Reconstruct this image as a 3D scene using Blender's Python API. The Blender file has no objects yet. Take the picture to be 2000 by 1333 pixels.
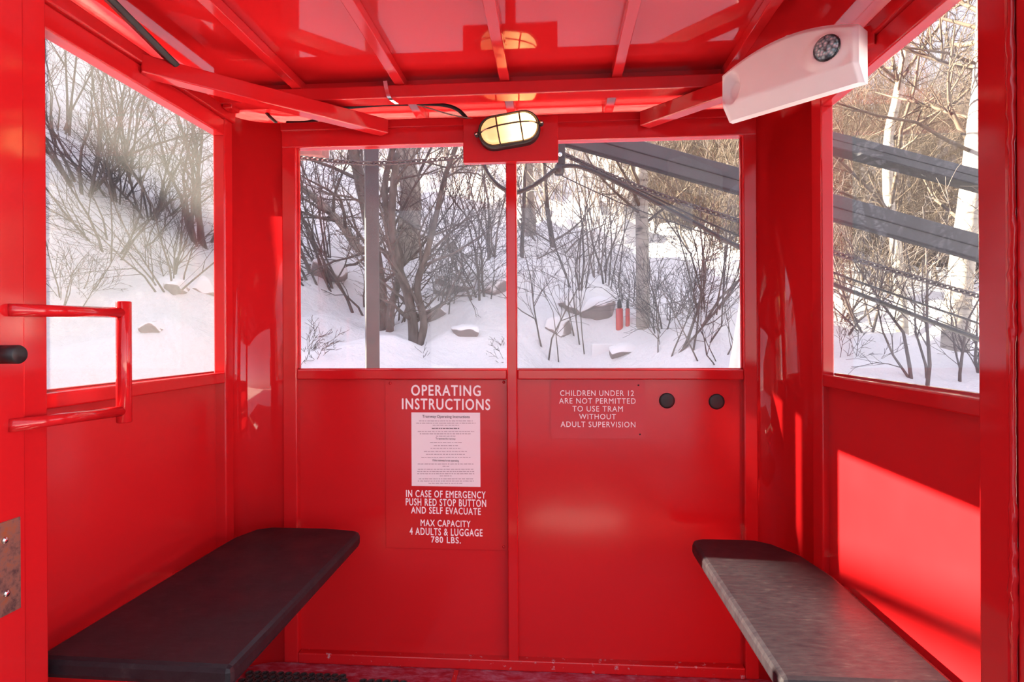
import bpy, bmesh, math, random
import numpy as np
from mathutils import Vector, Matrix, Euler

S = bpy.context.scene
COL = S.collection

# ------------------------------------------------------------------ camera
FPX, CX, CY = 1169.0, 1000.0, 652.0
YAW, ROLL = math.atan(85 / 1169), -0.005
EYE = Vector((0, 0, 1.1))
cd = bpy.data.cameras.new('camera')
cam = bpy.data.objects.new('camera', cd)
COL.objects.link(cam)
cam.location = EYE
cam.rotation_euler = (Euler((math.pi / 2, 0, YAW), 'XYZ').to_matrix() @ Matrix.Rotation(ROLL, 3, 'Z')).to_euler()
cd.sensor_width = 36.0
cd.lens = 36.0 * FPX / 2000.0
cd.shift_y = -(666.5 - CY) / 2000.0
cd.clip_start = 0.05
cd.clip_end = 500
S.camera = cam

# ------------------------------------------------------------------ exposure
S.view_settings.view_transform = 'Standard'
S.view_settings.look = 'None'
S.view_settings.exposure = 0.0
S.view_settings.gamma = 1.0

# ------------------------------------------------------------------ sky and sun
SUN_ELEV = math.atan(0.52)
SUN_TRAVEL = Vector((1.0, -0.085, -0.522)).normalized()
W = bpy.data.worlds.new('sky')
S.world = W
W.use_nodes = True
wn = W.node_tree.nodes
wl = W.node_tree.links
for n in list(wn):
    wn.remove(n)
sky = wn.new('ShaderNodeTexSky')
sky.sky_type = 'NISHITA'
sky.sun_disc = False
sky.sun_elevation = SUN_ELEV
sky.sun_rotation = -math.pi / 2
sky.altitude = 2400
sky.air_density = 1.0
sky.dust_density = 0.4
bgn = wn.new('ShaderNodeBackground')
bgn.inputs['Strength'].default_value = 0.84
won = wn.new('ShaderNodeOutputWorld')
hsv = wn.new('ShaderNodeHueSaturation')
hsv.inputs['Saturation'].default_value = 0.30
wl.new(sky.outputs[0], hsv.inputs['Color'])
# sky colour scaled brighter overhead, dimmer low down, to balance cabin and snow
wtc = wn.new('ShaderNodeTexCoord')
wsx = wn.new('ShaderNodeSeparateXYZ')
wl.new(wtc.outputs['Generated'], wsx.inputs[0])
wmr = wn.new('ShaderNodeMapRange')
wmr.interpolation_type = 'SMOOTHSTEP'
wmr.inputs['From Min'].default_value = 0.30
wmr.inputs['From Max'].default_value = 0.72
wmr.inputs['To Min'].default_value = 0.48
wmr.inputs['To Max'].default_value = 1.20
wl.new(wsx.outputs['Z'], wmr.inputs['Value'])
wvm = wn.new('ShaderNodeVectorMath')
wvm.operation = 'SCALE'
wtn = wn.new('ShaderNodeVectorMath')
wtn.operation = 'MULTIPLY'
wtn.inputs[1].default_value = (1.03, 0.95, 1.0)
wl.new(hsv.outputs[0], wtn.inputs[0])
wl.new(wtn.outputs[0], wvm.inputs[0])
wl.new(wmr.outputs[0], wvm.inputs['Scale'])
wl.new(wvm.outputs[0], bgn.inputs['Color'])
wl.new(bgn.outputs[0], won.inputs['Surface'])

sd = bpy.data.lights.new('sun', 'SUN')
sd.energy = 70.0
sd.angle = math.radians(0.53)
sd.color = (1.0, 0.88, 0.64)
sun = bpy.data.objects.new('sun', sd)
COL.objects.link(sun)
sun.location = (-20, 0, 15)
sun.rotation_euler = SUN_TRAVEL.to_track_quat('-Z', 'Y').to_euler()


# ------------------------------------------------------------------ pixel -> place helpers (the photograph's own perspective)
def ray(px, py):
    c, s = math.cos(YAW), math.sin(YAW)
    r0 = Vector((c, s, 0)); f0 = Vector((-s, c, 0)); u0 = Vector((0, 0, 1))
    cr, sr = math.cos(ROLL), math.sin(ROLL)
    R = cr * r0 + sr * u0
    U = -sr * r0 + cr * u0
    return f0 + R * ((px - CX) / FPX) - U * ((py - CY) / FPX)


def on_y(px, py, Y):
    d = ray(px, py)
    return EYE + d * (Y / d.y)


def on_x(px, py, X):
    d = ray(px, py)
    return EYE + d * (X / d.x)


# ------------------------------------------------------------------ materials
def mat(name):
    m = bpy.data.materials.new(name)
    m.use_nodes = True
    nt = m.node_tree
    b = nt.nodes['Principled BSDF']
    return m, nt, b


def N(nt, kind, **kw):
    n = nt.nodes.new(kind)
    for k, v in kw.items():
        if k in n.inputs:
            n.inputs[k].default_value = v
        else:
            setattr(n, k, v)
    return n


def ramp(nt, fac, stops):
    r = N(nt, 'ShaderNodeValToRGB')
    el = r.color_ramp.elements
    while len(el) < len(stops):
        el.new(0.5)
    for e, (p, c) in zip(el, stops):
        e.position = p
        e.color = tuple(c) + (1,) if len(c) == 3 else c
    nt.links.new(fac, r.inputs[0])
    return r.outputs[0]


def noise(nt, scale, detail=4.0, rough=0.5, vec=None, stretch=None):
    n = N(nt, 'ShaderNodeTexNoise', Scale=scale, Detail=detail, Roughness=rough)
    tc = N(nt, 'ShaderNodeTexCoord')
    src = tc.outputs['Object']
    if stretch:
        mp = N(nt, 'ShaderNodeMapping')
        mp.inputs['Scale'].default_value = stretch
        nt.links.new(src, mp.inputs[0])
        src = mp.outputs[0]
    nt.links.new(src, n.inputs['Vector'])
    return n.outputs[0]


def bump(nt, b, h, strength, dist):
    bp = N(nt, 'ShaderNodeBump', Strength=strength, Distance=dist)
    nt.links.new(h, bp.inputs['Height'])
    nt.links.new(bp.outputs[0], b.inputs['Normal'])


RED = (0.55, 0.0125, 0.0165)


def red_paint(name, rough=0.10, wav=0.12):
    m, nt, b = mat(name)
    b.inputs['Base Color'].default_value = RED + (1,)
    b.inputs['Roughness'].default_value = rough
    b.inputs['IOR'].default_value = 1.5
    bump(nt, b, noise(nt, 6.0, 2.0), wav, 0.004)
    return m


M = {}
M['red'] = red_paint('red_gloss_paint')
M['red_smooth'] = red_paint('red_smooth_paint', 0.05, 0.04)
M['red_sign'] = red_paint('red_sign_face', 0.22, 0.3)
M['red_panel'] = red_paint('red_panel_paint', 0.17, 0.25)

m, nt, b = mat('worn_red_floor')
nz = noise(nt, 22.0, 8.0, 0.7, stretch=(1, 2.5, 1))
col = ramp(nt, nz, [(0.42, (0.36, 0.012, 0.03)), (0.56, (0.42, 0.10, 0.16)), (0.70, (0.46, 0.30, 0.36))])
nt.links.new(col, b.inputs['Base Color'])
b.inputs['Roughness'].default_value = 0.5
M['floor'] = m

m, nt, b = mat('chipped_red_paint')
nz = noise(nt, 38.0, 6.0, 0.65)
col = ramp(nt, nz, [(0.62, RED), (0.68, (0.5, 0.25, 0.28)), (0.74, (0.6, 0.5, 0.55))])
nt.links.new(col, b.inputs['Base Color'])
b.inputs['Roughness'].default_value = 0.2
M['red_chipped'] = m

m, nt, b = mat('black_bench_rubber')
nz = noise(nt, 30.0, 8.0, 0.75, stretch=(1.0, 3.0, 1.0))
col = ramp(nt, nz, [(0.35, (0.011, 0.008, 0.012)), (0.60, (0.020, 0.016, 0.020)), (0.78, (0.055, 0.045, 0.045))])
nt.links.new(col, b.inputs['Base Color'])
rr = ramp(nt, noise(nt, 9.0, 6.0), [(0.3, (0.34,) * 3), (0.7, (0.5,) * 3)])
nt.links.new(rr, b.inputs['Roughness'])
b.inputs['Specular IOR Level'].default_value = 0.25
bump(nt, b, nz, 0.12, 0.001)
M['bench'] = m


def plain(name, c, rough=0.5, metal=0.0, vary=0.0, scale=20.0):
    m, nt, b = mat(name)
    b.inputs['Base Color'].default_value = tuple(c) + (1,)
    b.inputs['Roughness'].default_value = rough
    b.inputs['Metallic'].default_value = metal
    if vary:
        lo = tuple(x * (1 - vary) for x in c)
        hi = tuple(min(1, x * (1 + vary)) for x in c)
        nt.links.new(ramp(nt, noise(nt, scale, 6.0, 0.6), [(0.3, lo), (0.7, hi)]), b.inputs['Base Color'])
    return m


M['black'] = plain('black_rubber', (0.012, 0.012, 0.014), 0.45, 0, 0.3)
M['black_metal'] = plain('black_lamp_metal', (0.03, 0.027, 0.03), 0.4, 0.3, 0.2)
M['white_plastic'] = plain('white_plastic', (0.93, 0.91, 0.92), 0.28, 0, 0.03, 6)
M['white_ink'] = plain('white_lettering', (0.95, 0.93, 0.95), 0.5)
M['paper'] = plain('white_paper', (0.90, 0.88, 0.92), 0.6)
M['ink'] = plain('black_ink', (0.10, 0.07, 0.09), 0.7)
M['faint_ink'] = plain('grey_print', (0.42, 0.36, 0.42), 0.7)
M['chrome'] = plain('bright_steel', (0.75, 0.75, 0.78), 0.2, 1.0)
M['dark_rim'] = plain('dark_lens_rim', (0.02, 0.025, 0.03), 0.3)
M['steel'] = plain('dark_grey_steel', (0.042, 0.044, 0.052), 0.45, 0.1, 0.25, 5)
M['steel_dark'] = plain('shaded_steel_lip', (0.014, 0.015, 0.02), 0.7, 0.2, 0.2, 5)  # beam steel darkened; the underside's shade is put into the colour
M['chain'] = plain('rusty_dark_chain', (0.07, 0.06, 0.065), 0.5, 0.4, 0.3)
M['mat_rubber'] = plain('perforated_mat_rubber', (0.06, 0.045, 0.045), 0.6, 0, 0.5, 60)
M['fog_white'] = plain('white_painted_board', (0.8, 0.8, 0.8), 0.5)

m, nt, b = mat('rusty_latch_steel')
nt.links.new(ramp(nt, noise(nt, 40.0, 8.0, 0.7), [(0.35, (0.10, 0.07, 0.07)), (0.5, (0.28, 0.17, 0.14)), (0.68, (0.42, 0.14, 0.05))]), b.inputs['Base Color'])
b.inputs['Metallic'].default_value = 0.5
b.inputs['Roughness'].default_value = 0.45
M['rust'] = m


def pane_mat(name, dust, dust_col, tint):
    m = bpy.data.materials.new(name)
    m.use_nodes = True
    nt = m.node_tree
    for n in list(nt.nodes):
        nt.nodes.remove(n)
    out = N(nt, 'ShaderNodeOutputMaterial')
    tr = N(nt, 'ShaderNodeBsdfTransparent')
    tr.inputs[0].default_value = tuple(tint) + (1,)
    gl = N(nt, 'ShaderNodeBsdfGlossy', Roughness=0.02)
    gl.inputs[0].default_value = (1, 1, 1, 1)
    lw = N(nt, 'ShaderNodeLayerWeight')
    lw.inputs['Blend'].default_value = 0.5
    pw = N(nt, 'ShaderNodeMath', operation='POWER'); pw.inputs[1].default_value = 5.0
    nt.links.new(lw.outputs['Facing'], pw.inputs[0])
    ma = N(nt, 'ShaderNodeMath', operation='MULTIPLY_ADD'); ma.inputs[1].default_value = 0.9; ma.inputs[2].default_value = 0.018
    nt.links.new(pw.outputs[0], ma.inputs[0])
    mx = N(nt, 'ShaderNodeMixShader')
    nt.links.new(ma.outputs[0], mx.inputs[0])
    nt.links.new(tr.outputs[0], mx.inputs[1])
    nt.links.new(gl.outputs[0], mx.inputs[2])
    last = mx.outputs[0]
    if dust > 0:
        tl = N(nt, 'ShaderNodeBsdfTranslucent')
        tl.inputs[0].default_value = tuple(dust_col) + (1,)
        df = N(nt, 'ShaderNodeBsdfDiffuse')
        df.inputs[0].default_value = tuple(dust_col) + (1,)
        ms = N(nt, 'ShaderNodeMixShader')
        ms.inputs[0].default_value = 0.3
        nt.links.new(tl.outputs[0], ms.inputs[1])
        nt.links.new(df.outputs[0], ms.inputs[2])
        fac = ramp(nt, noise(nt, 7.0, 5.0, 0.6), [(0.25, (dust * 0.7,) * 3), (0.75, (dust * 1.25,) * 3)])
        m2 = N(nt, 'ShaderNodeMixShader')
        nt.links.new(fac, m2.inputs[0])
        nt.links.new(last, m2.inputs[1])
        nt.links.new(ms.outputs[0], m2.inputs[2])
        last = m2.outputs[0]
    nt.links.new(last, out.inputs[0])
    return m


M['pane'] = pane_mat('clear_pane', 0.03, (0.5, 0.5, 0.52), (0.97, 0.97, 0.98))
M['pane_dusty'] = pane_mat('dusty_pane', 0.17, (0.088, 0.089, 0.093), (0.95, 0.95, 0.96))

# lamp lens: frosted glass that lets the bulb's light through
m = bpy.data.materials.new('frosted_lamp_glass')
m.use_nodes = True
nt = m.node_tree
for n in list(nt.nodes):
    nt.nodes.remove(n)
out = N(nt, 'ShaderNodeOutputMaterial')
tl = N(nt, 'ShaderNodeBsdfTranslucent'); tl.inputs[0].default_value = (0.93, 0.86, 0.72, 1)
df = N(nt, 'ShaderNodeBsdfDiffuse'); df.inputs[0].default_value = (0.85, 0.78, 0.66, 1)
gl = N(nt, 'ShaderNodeBsdfGlossy', Roughness=0.1)
ms = N(nt, 'ShaderNodeMixShader'); ms.inputs[0].default_value = 0.35
nt.links.new(tl.outputs[0], ms.inputs[1]); nt.links.new(df.outputs[0], ms.inputs[2])
m2 = N(nt, 'ShaderNodeMixShader'); m2.inputs[0].default_value = 0.06
nt.links.new(ms.outputs[0], m2.inputs[1]); nt.links.new(gl.outputs[0], m2.inputs[2])
nt.links.new(m2.outputs[0], out.inputs[0])
M['lamp_glass'] = m

m = bpy.data.materials.new('warm_bulb')
m.use_nodes = True
nt = m.node_tree
for n in list(nt.nodes):
    nt.nodes.remove(n)
out = N(nt, 'ShaderNodeOutputMaterial')
em = N(nt, 'ShaderNodeEmission', Strength=60.0)
em.inputs[0].default_value = (1.0, 0.62, 0.25, 1)
nt.links.new(em.outputs[0], out.inputs[0])
M['bulb'] = m

m, nt, b = mat('spot_lens_glass')
v = N(nt, 'ShaderNodeTexVoronoi', Scale=130.0)
tc = N(nt, 'ShaderNodeTexCoord')
nt.links.new(tc.outputs['Object'], v.inputs['Vector'])
nt.links.new(ramp(nt, v.outputs['Distance'], [(0.1, (0.75, 0.85, 0.9)), (0.5, (0.25, 0.45, 0.5)), (0.8, (0.08, 0.12, 0.14))]), b.inputs['Base Color'])
b.inputs['Metallic'].default_value = 0.15
b.inputs['Roughness'].default_value = 0.15
bump(nt, b, v.outputs['Distance'], 0.8, 0.004)
M['lens'] = m

# snow
m, nt, b = mat('snow')
b.inputs['Base Color'].default_value = (0.80, 0.79, 0.80, 1)
b.inputs['Roughness'].default_value = 0.7
b.inputs['Specular IOR Level'].default_value = 0.2
bump(nt, b, noise(nt, 3.2, 8.0, 0.6), 0.6, 0.25)
M['snow'] = m

m, nt, b = mat('snow_capped_rock')
geo = N(nt, 'ShaderNodeNewGeometry')
sx = N(nt, 'ShaderNodeSeparateXYZ')
nt.links.new(geo.outputs['Normal'], sx.inputs[0])
mn = N(nt, 'ShaderNodeMath', operation='ADD')
nz = noise(nt, 5.0, 5.0)
mu = N(nt, 'ShaderNodeMath', operation='MULTIPLY'); mu.inputs[1].default_value = 0.5
nt.links.new(nz, mu.inputs[0])
nt.links.new(sx.outputs['Z'], mn.inputs[0]); nt.links.new(mu.outputs[0], mn.inputs[1])
nt.links.new(ramp(nt, mn.outputs[0], [(0.12, (0.20, 0.16, 0.16)), (0.26, (0.34, 0.27, 0.26)), (0.34, (0.80, 0.79, 0.80))]), b.inputs['Base Color'])
b.inputs['Roughness'].default_value = 0.8
M['rock'] = m


def bark(name, lo, hi, scale=18.0, stretch=(1, 1, 0.2)):
    m, nt, b = mat(name)
    nt.links.new(ramp(nt, noise(nt, scale, 6.0, 0.65, stretch=stretch), [(0.35, lo), (0.65, hi)]), b.inputs['Base Color'])
    b.inputs['Roughness'].default_value = 0.85
    return m


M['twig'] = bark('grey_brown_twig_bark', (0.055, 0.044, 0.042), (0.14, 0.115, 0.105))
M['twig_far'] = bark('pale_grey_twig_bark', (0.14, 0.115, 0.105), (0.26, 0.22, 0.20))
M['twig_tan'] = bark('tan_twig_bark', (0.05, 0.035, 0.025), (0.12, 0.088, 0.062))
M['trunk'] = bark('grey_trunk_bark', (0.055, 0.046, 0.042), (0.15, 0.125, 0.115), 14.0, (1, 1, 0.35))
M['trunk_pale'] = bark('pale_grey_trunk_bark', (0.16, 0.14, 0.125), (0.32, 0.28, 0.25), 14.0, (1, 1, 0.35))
m, nt, b = mat('birch_bark')
nz = noise(nt, 11.0, 4.0, 0.6, stretch=(0.55, 0.55, 2.2))
nt.links.new(ramp(nt, nz, [(0.30, (0.07, 0.06, 0.055)), (0.36, (0.24, 0.215, 0.185)), (0.50, (0.34, 0.31, 0.27)), (0.8, (0.40, 0.37, 0.325))]), b.inputs['Base Color'])
b.inputs['Roughness'].default_value = 0.75
M['birch'] = m
M['dark_den'] = bark('dark_tangled_brush', (0.02, 0.018, 0.02), (0.07, 0.06, 0.065))


M['deck_wood'] = bark('weathered_deck_wood', (0.035, 0.03, 0.025), (0.08, 0.068, 0.06), 10, (0.2, 4, 1))
M['shade_house_wood'] = bark('dark_shade_house_wood', (0.05, 0.03, 0.022), (0.11, 0.07, 0.05), 8, (4, 1, 0.2))


# ------------------------------------------------------------------ mesh helpers
class MB:
    def __init__(self):
        self.v = []
        self.f = []
        self.sm = []

    def add(self, vs, fs, smooth=False):
        o = len(self.v)
        self.v += [tuple(p) for p in vs]
        self.f += [tuple(i + o for i in q) for q in fs]
        self.sm += [smooth] * len(fs)
        return self

    def box(self, x0, x1, y0, y1, z0, z1, mtx=None):
        vs = [Vector(p) for p in ((x0, y0, z0), (x1, y0, z0), (x1, y1, z0), (x0, y1, z0), (x0, y0, z1), (x1, y0, z1), (x1, y1, z1), (x0, y1, z1))]
        if mtx is not None:
            vs = [mtx @ p for p in vs]
        return self.add(vs, [(0, 3, 2, 1), (4, 5, 6, 7), (0, 1, 5, 4), (1, 2, 6, 5), (2, 3, 7, 6), (3, 0, 4, 7)])

    def beam(self, a, b, w, h, up=(0, 0, 1)):
        """square tube from a to b: w across, h along up"""
        a = Vector(a); b = Vector(b)
        d = (b - a).normalized()
        s = d.cross(Vector(up)).normalized()
        u = s.cross(d).normalized()
        vs = []
        for p in (a, b):
            for i, j in ((-1, -1), (1, -1), (1, 1), (-1, 1)):
                vs.append(p + s * (i * w / 2) + u * (j * h / 2))
        return self.add(vs, [(0, 1, 2, 3), (7, 6, 5, 4), (0, 4, 5, 1), (1, 5, 6, 2), (2, 6, 7, 3), (3, 7, 4, 0)])

    def prism(self, poly, z0, z1):
        n = len(poly)
        vs = [(x, y, z0) for x, y in poly] + [(x, y, z1) for x, y in poly]
        fs = [tuple(range(n - 1, -1, -1)), tuple(range(n, 2 * n))]
        fs += [(i, (i + 1) % n, n + (i + 1) % n, n + i) for i in range(n)]
        return self.add(vs, fs)

    def tube(self, path, rad, n=10, cap=True, smooth=True):
        P = [Vector(p) for p in path]
        if not isinstance(rad, (list, tuple)):
            rad = [rad] * len(P)
        vs, fs = [], []
        ref = None
        for i, p in enumerate(P):
            d = (P[min(i + 1, len(P) - 1)] - P[max(i - 1, 0)])
            d = d.normalized() if d.length > 1e-9 else Vector((0, 0, 1))
            if ref is None:
                ref = d.orthogonal().normalized()
            ref = ref - d * ref.dot(d)
            ref = ref.normalized() if ref.length > 1e-6 else d.orthogonal().normalized()
            bi = d.cross(ref)
            for k in range(n):
                a = 2 * math.pi * k / n
                vs.append(p + (ref * math.cos(a) + bi * math.sin(a)) * rad[i])
        for i in range(len(P) - 1):
            for k in range(n):
                k2 = (k + 1) % n
                fs.append((i * n + k, i * n + k2, (i + 1) * n + k2, (i + 1) * n + k))
        if cap:
            fs.append(tuple(range(n - 1, -1, -1)))
            L = (len(P) - 1) * n
            fs.append(tuple(range(L, L + n)))
        return self.add(vs, fs, smooth)

    def build(self, name, material, parent=None, bevel=0.0, auto=None):
        me = bpy.data.meshes.new(name)
        me.from_pydata(self.v, [], self.f)
        me.polygons.foreach_set('use_smooth', self.sm)
        me.materials.append(M[material] if isinstance(material, str) else material)
        me.update()
        o = bpy.data.objects.new(name, me)
        COL.objects.link(o)
        if bevel:
            bv = o.modifiers.new('edge', 'BEVEL')
            bv.width = bevel
            bv.segments = 2
            bv.limit_method = 'ANGLE'
            bv.angle_limit = math.radians(50)
        if parent is not None:
            o.parent = parent
            o.matrix_parent_inverse = Matrix.Translation(parent.location).inverted() if parent.type == 'EMPTY' else Matrix.Identity(4)
        return o


def tag(o, label=None, cat=None, group=None, kind=None):
    if label: o['label'] = label
    if cat: o['category'] = cat
    if group: o['group'] = group
    if kind: o['kind'] = kind
    return o


def empty(name, loc=(0, 0, 0), label=None, cat=None, group=None, kind=None):
    o = bpy.data.objects.new(name, None)
    COL.objects.link(o)
    o.location = loc
    o.empty_display_size = 0.1
    return tag(o, label, cat, group, kind)


def spline(pts, k=8):
    """Catmull-Rom through the points"""
    P = [Vector(p) for p in pts]
    out = []
    for i in range(len(P) - 1):
        p0 = P[max(i - 1, 0)]; p1 = P[i]; p2 = P[i + 1]; p3 = P[min(i + 2, len(P) - 1)]
        for j in range(k):
            t = j / k
            out.append(0.5 * ((2 * p1) + (p2 - p0) * t + (2 * p0 - 5 * p1 + 4 * p2 - p3) * t * t + (3 * p1 - p0 - 3 * p2 + p3) * t ** 3))
    out.append(P[-1])
    return out


# ================================================================== THE GROUND
def sstep(a, b, x):
    t = min(1, max(0, (x - a) / (b - a)))
    return t * t * (3 - 2 * t)


def lump(x, y):
    return (0.15 * math.sin(1.9 * x + 0.7 * y + 1) * math.sin(1.3 * y - 0.6 * x + 2) + 0.10 * math.sin(3.7 * x - 1.1 * y) * math.sin(3.1 * y + 0.4 * x + 1)
            + 0.05 * math.sin(6.3 * x + 2.7 * y) * math.sin(5.9 * y - 2.1 * x))


def ground_z(x, y):
    s = 0.31 + 0.11 * sstep(3, -3, x) - 0.12 * sstep(1.5, 7, x)
    z = 0.95 + s * (y - 5) if y > 5 else 0.95 - 0.16 * (5 - y)
    if y > 5 and x > 2:
        z += 0.12 * max(0, y - 11)
    z += 0.30 * max(0.0, -x - 3.5) * sstep(-4, 5, y) + 0.10 * max(0.0, -x - 3.5) * (1 - sstep(-4, 5, y))
    w = math.exp(-((x + 16) / 4.0) ** 2 / 2) * sstep(3.0, 5.2, y) * (1 - sstep(11.0, 16.0, y))
    z += w * max(0.0, 10.7 - z)  # unseen ridge added to the terrain to shade the slope behind
    near = sstep(1.9, 3.3, y)
    low = -0.35 - 0.02 * (3.3 - y) + 0.10 * max(0.0, -x - 3.5)
    if y < 3.3:
        z = low * (1 - near) + z * near
    z += lump(x, y) * sstep(2.2, 5, y + 0.8 * max(0, -x - 1.5)) * (1 + 0.05 * max(0, y))
    return z


def ground_at(px, py, far=80):
    d = ray(px, py)
    d = d / d.y
    t = 2.4
    while t < far:
        p = EYE + d * t
        if ground_z(p.x, p.y) >= p.z:
            return Vector((p.x, p.y, ground_z(p.x, p.y)))
        t += 0.03 + t * 0.004
    p = EYE + d * 25
    return Vector((p.x, p.y, ground_z(p.x, p.y)))


def axis(lo, hi, n, c):
    """finer spacing about c"""
    a = []
    for i in range(n + 1):
        t = -1 + 2 * i / n
        u = abs(t) ** 2.0 * (1 if t > 0 else -1)
        a.append(c + (u * (hi - c) if u > 0 else u * (c - lo)))
    return a


xs = axis(-60, 50, 230, -0.5)
ys = axis(-30, 75, 230, 5.5)
g = MB()
vs = [(x, y, ground_z(x, y)) for y in ys for x in xs]
nx = len(xs)
fs = [(j * nx + i, j * nx + i + 1, (j + 1) * nx + i + 1, (j + 1) * nx + i) for j in range(len(ys) - 1) for i in range(nx - 1)]
g.add(vs, fs, True)
tag(g.build('ground', 'snow'), 'snow covered hillside rising behind the tram cabin', 'ground', kind='structure')

# ================================================================== THE CABIN SHELL
FZ = -0.02
XL, XR = -1.05, 0.745           # inner faces of the side wall frames
PL, PR = -1.085, 0.775          # side panels / panes
YB = 1.98                       # front face of the back wall frame
Y0 = 1.083                      # near end of the side walls
ZS0, ZS1 = 0.947, 0.981         # sill rail
ZT0, ZT1 = 1.737, 1.825         # top rail

# --- floor
fl = empty('floor', (0, 0, FZ), 'worn red painted steel cabin floor', 'floor', kind='structure')
MB().box(-1.11, 0.82, 0.93, 2.03, FZ - 0.05, FZ).build('floor_plate', 'floor', fl)
MB().box(-1.11, 0.82, 0.90, 0.95, FZ - 0.12, FZ + 0.012).build('door_sill', 'red_chipped', fl, 0.004)
# seam between the two floor plates
MB().box(-0.34, -0.325, 1.0, 1.965, FZ, FZ + 0.004).build('plate_seam', 'red_chipped', fl)

# --- back wall
wb = empty('wall_back', (0, YB, 0), 'red steel back wall of the cabin with two windows above panels', 'wall', kind='structure')
MB().box(-0.93, -0.88, YB, YB + 0.04, FZ, ZT1).build('stile', 'red', wb, 0.004)
MB().box(0.606, 0.65, YB, YB + 0.04, FZ, ZT1).build('stile', 'red', wb, 0.004)
MB().box(-0.162, -0.127, YB, YB + 0.04, FZ + 0.03, ZT0).build('mullion', 'red', wb, 0.004)
for x0, x1 in ((-0.88, -0.162), (-0.127, 0.606)):
    MB().box(x0, x1, YB + 0.002, YB + 0.04, ZS0, ZS1).build('sill_rail', 'red', wb, 0.004)
    MB().box(x0, x1, YB + 0.026, YB + 0.034, FZ, ZS0 + 0.01).build('lower_panel', 'red_panel', wb)
MB().box(-0.88, 0.606, YB - 0.002, YB + 0.04, FZ, 0.016).build('bottom_rail', 'red_chipped', wb, 0.004)
MB().box(-0.93, 0.65, YB - 0.001, YB + 0.04, ZT0, ZT1).build('top_rail', 'red', wb, 0.004)
MB().box(-0.93, 0.65, YB - 0.008, YB, ZT1 - 0.032, ZT1 - 0.004).build('top_flange', 'red', wb, 0.003)


def corner(cx, cy, rx, ry, side):
    mb = MB()
    n = 20
    vs = []
    for i in range(n + 1):
        a = math.pi / 2 * i / n
        x = cx + side * rx * math.sin(a)
        y = cy + ry * math.cos(a)
        nx_, ny_ = side * math.sin(a) / rx, math.cos(a) / ry
        l = math.hypot(nx_, ny_)
        for t in (0.0, 0.012):
            vs += [(x + nx_ / l * t, y + ny_ / l * t, FZ), (x + nx_ / l * t, y + ny_ / l * t, ZT1)]
    fs = []
    for i in range(n):
        o = i * 4
        fs += [(o, o + 1, o + 5, o + 4), (o + 2, o + 6, o + 7, o + 3), (o + 1, o + 3, o + 7, o + 5), (o, o + 4, o + 6, o + 2)]
    mb.add(vs, fs, True)
    return mb.build('corner_panel', 'red_smooth', wb)


corner(-0.93, 1.885, 0.135, 0.10, -1)
corner(0.65, 1.80, 0.105, 0.185, 1)

# --- left wall
wlw = empty('wall_left', (XL, 1.48, 0), 'red side wall with the dusty sunlit window above the black bench', 'wall', kind='structure')
MB().box(PL - 0.004, XL, 1.838, 1.886, FZ, ZT1).build('stile', 'red', wlw, 0.004)
MB().box(PL - 0.004, XL, Y0, 1.838, ZS0, ZS1).build('sill_rail', 'red', wlw, 0.004)
MB().box(PL - 0.004, XL, Y0, 1.128, ZS1, 1.737).build('stile', 'red', wlw, 0.004)
MB().box(PL - 0.055, PL - 0.015, Y0, 1.216, FZ, ZT1).build('shade_stile', 'red', wlw, 0.004)  # unseen strip added to keep the sun off the welded door post
MB().box(PL - 0.004, XL, Y0, 1.838, 1.737, 1.79).build('top_rail', 'red', wlw, 0.004)
MB().box(PL - 0.004, XL + 0.012, Y0, 1.886, 1.79, ZT1).build('top_flange', 'red', wlw, 0.004)
MB().box(PL - 0.008, PL, Y0, 1.838, FZ, ZS0 + 0.01).build('lower_panel', 'red_panel', wlw)
MB().box(PL - 0.004, XL, Y0, 1.838, FZ, 0.016).build('bottom_rail', 'red_chipped', wlw, 0.004)

# --- right wall
wrw = empty('wall_right', (XR, 1.48, 0), 'red side wall with clear window above the sunlit panel', 'wall', kind='structure')
MB().box(XR, PR + 0.004, 1.738, 1.802, FZ, ZT1).build('stile', 'red', wrw, 0.004)
MB().box(XR, PR + 0.004, Y0 - 0.05, 1.738, ZS0, ZS1).build('sill_rail', 'red', wrw, 0.004)
MB().box(XR, PR + 0.004, Y0 - 0.05, 1.738, 1.733, 1.79).build('top_rail', 'red', wrw, 0.004)
MB().box(XR - 0.012, PR + 0.004, Y0 - 0.05, 1.802, 1.79, ZT1).build('top_flange', 'red', wrw, 0.004)
MB().box(PR - 0.012, PR - 0.004, Y0 - 0.05, 1.738, FZ, ZS0 + 0.01).build('lower_panel', 'red_panel', wrw)
MB().box(XR, PR + 0.004, Y0 - 0.05, 1.738, FZ, 0.016).build('bottom_rail', 'red_chipped', wrw, 0.004)


# --- panes
def window(n, label, boxargs, material, gasket):
    w = empty('window_%d' % n, ((boxargs[0] + boxargs[1]) / 2, (boxargs[2] + boxargs[3]) / 2, boxargs[4]), label, 'window', kind='structure')
    MB().box(*boxargs).build('pane', material, w)
    for q in gasket:
        MB().box(*q).build('glazing_strip', 'red', w)
    return w


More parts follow.
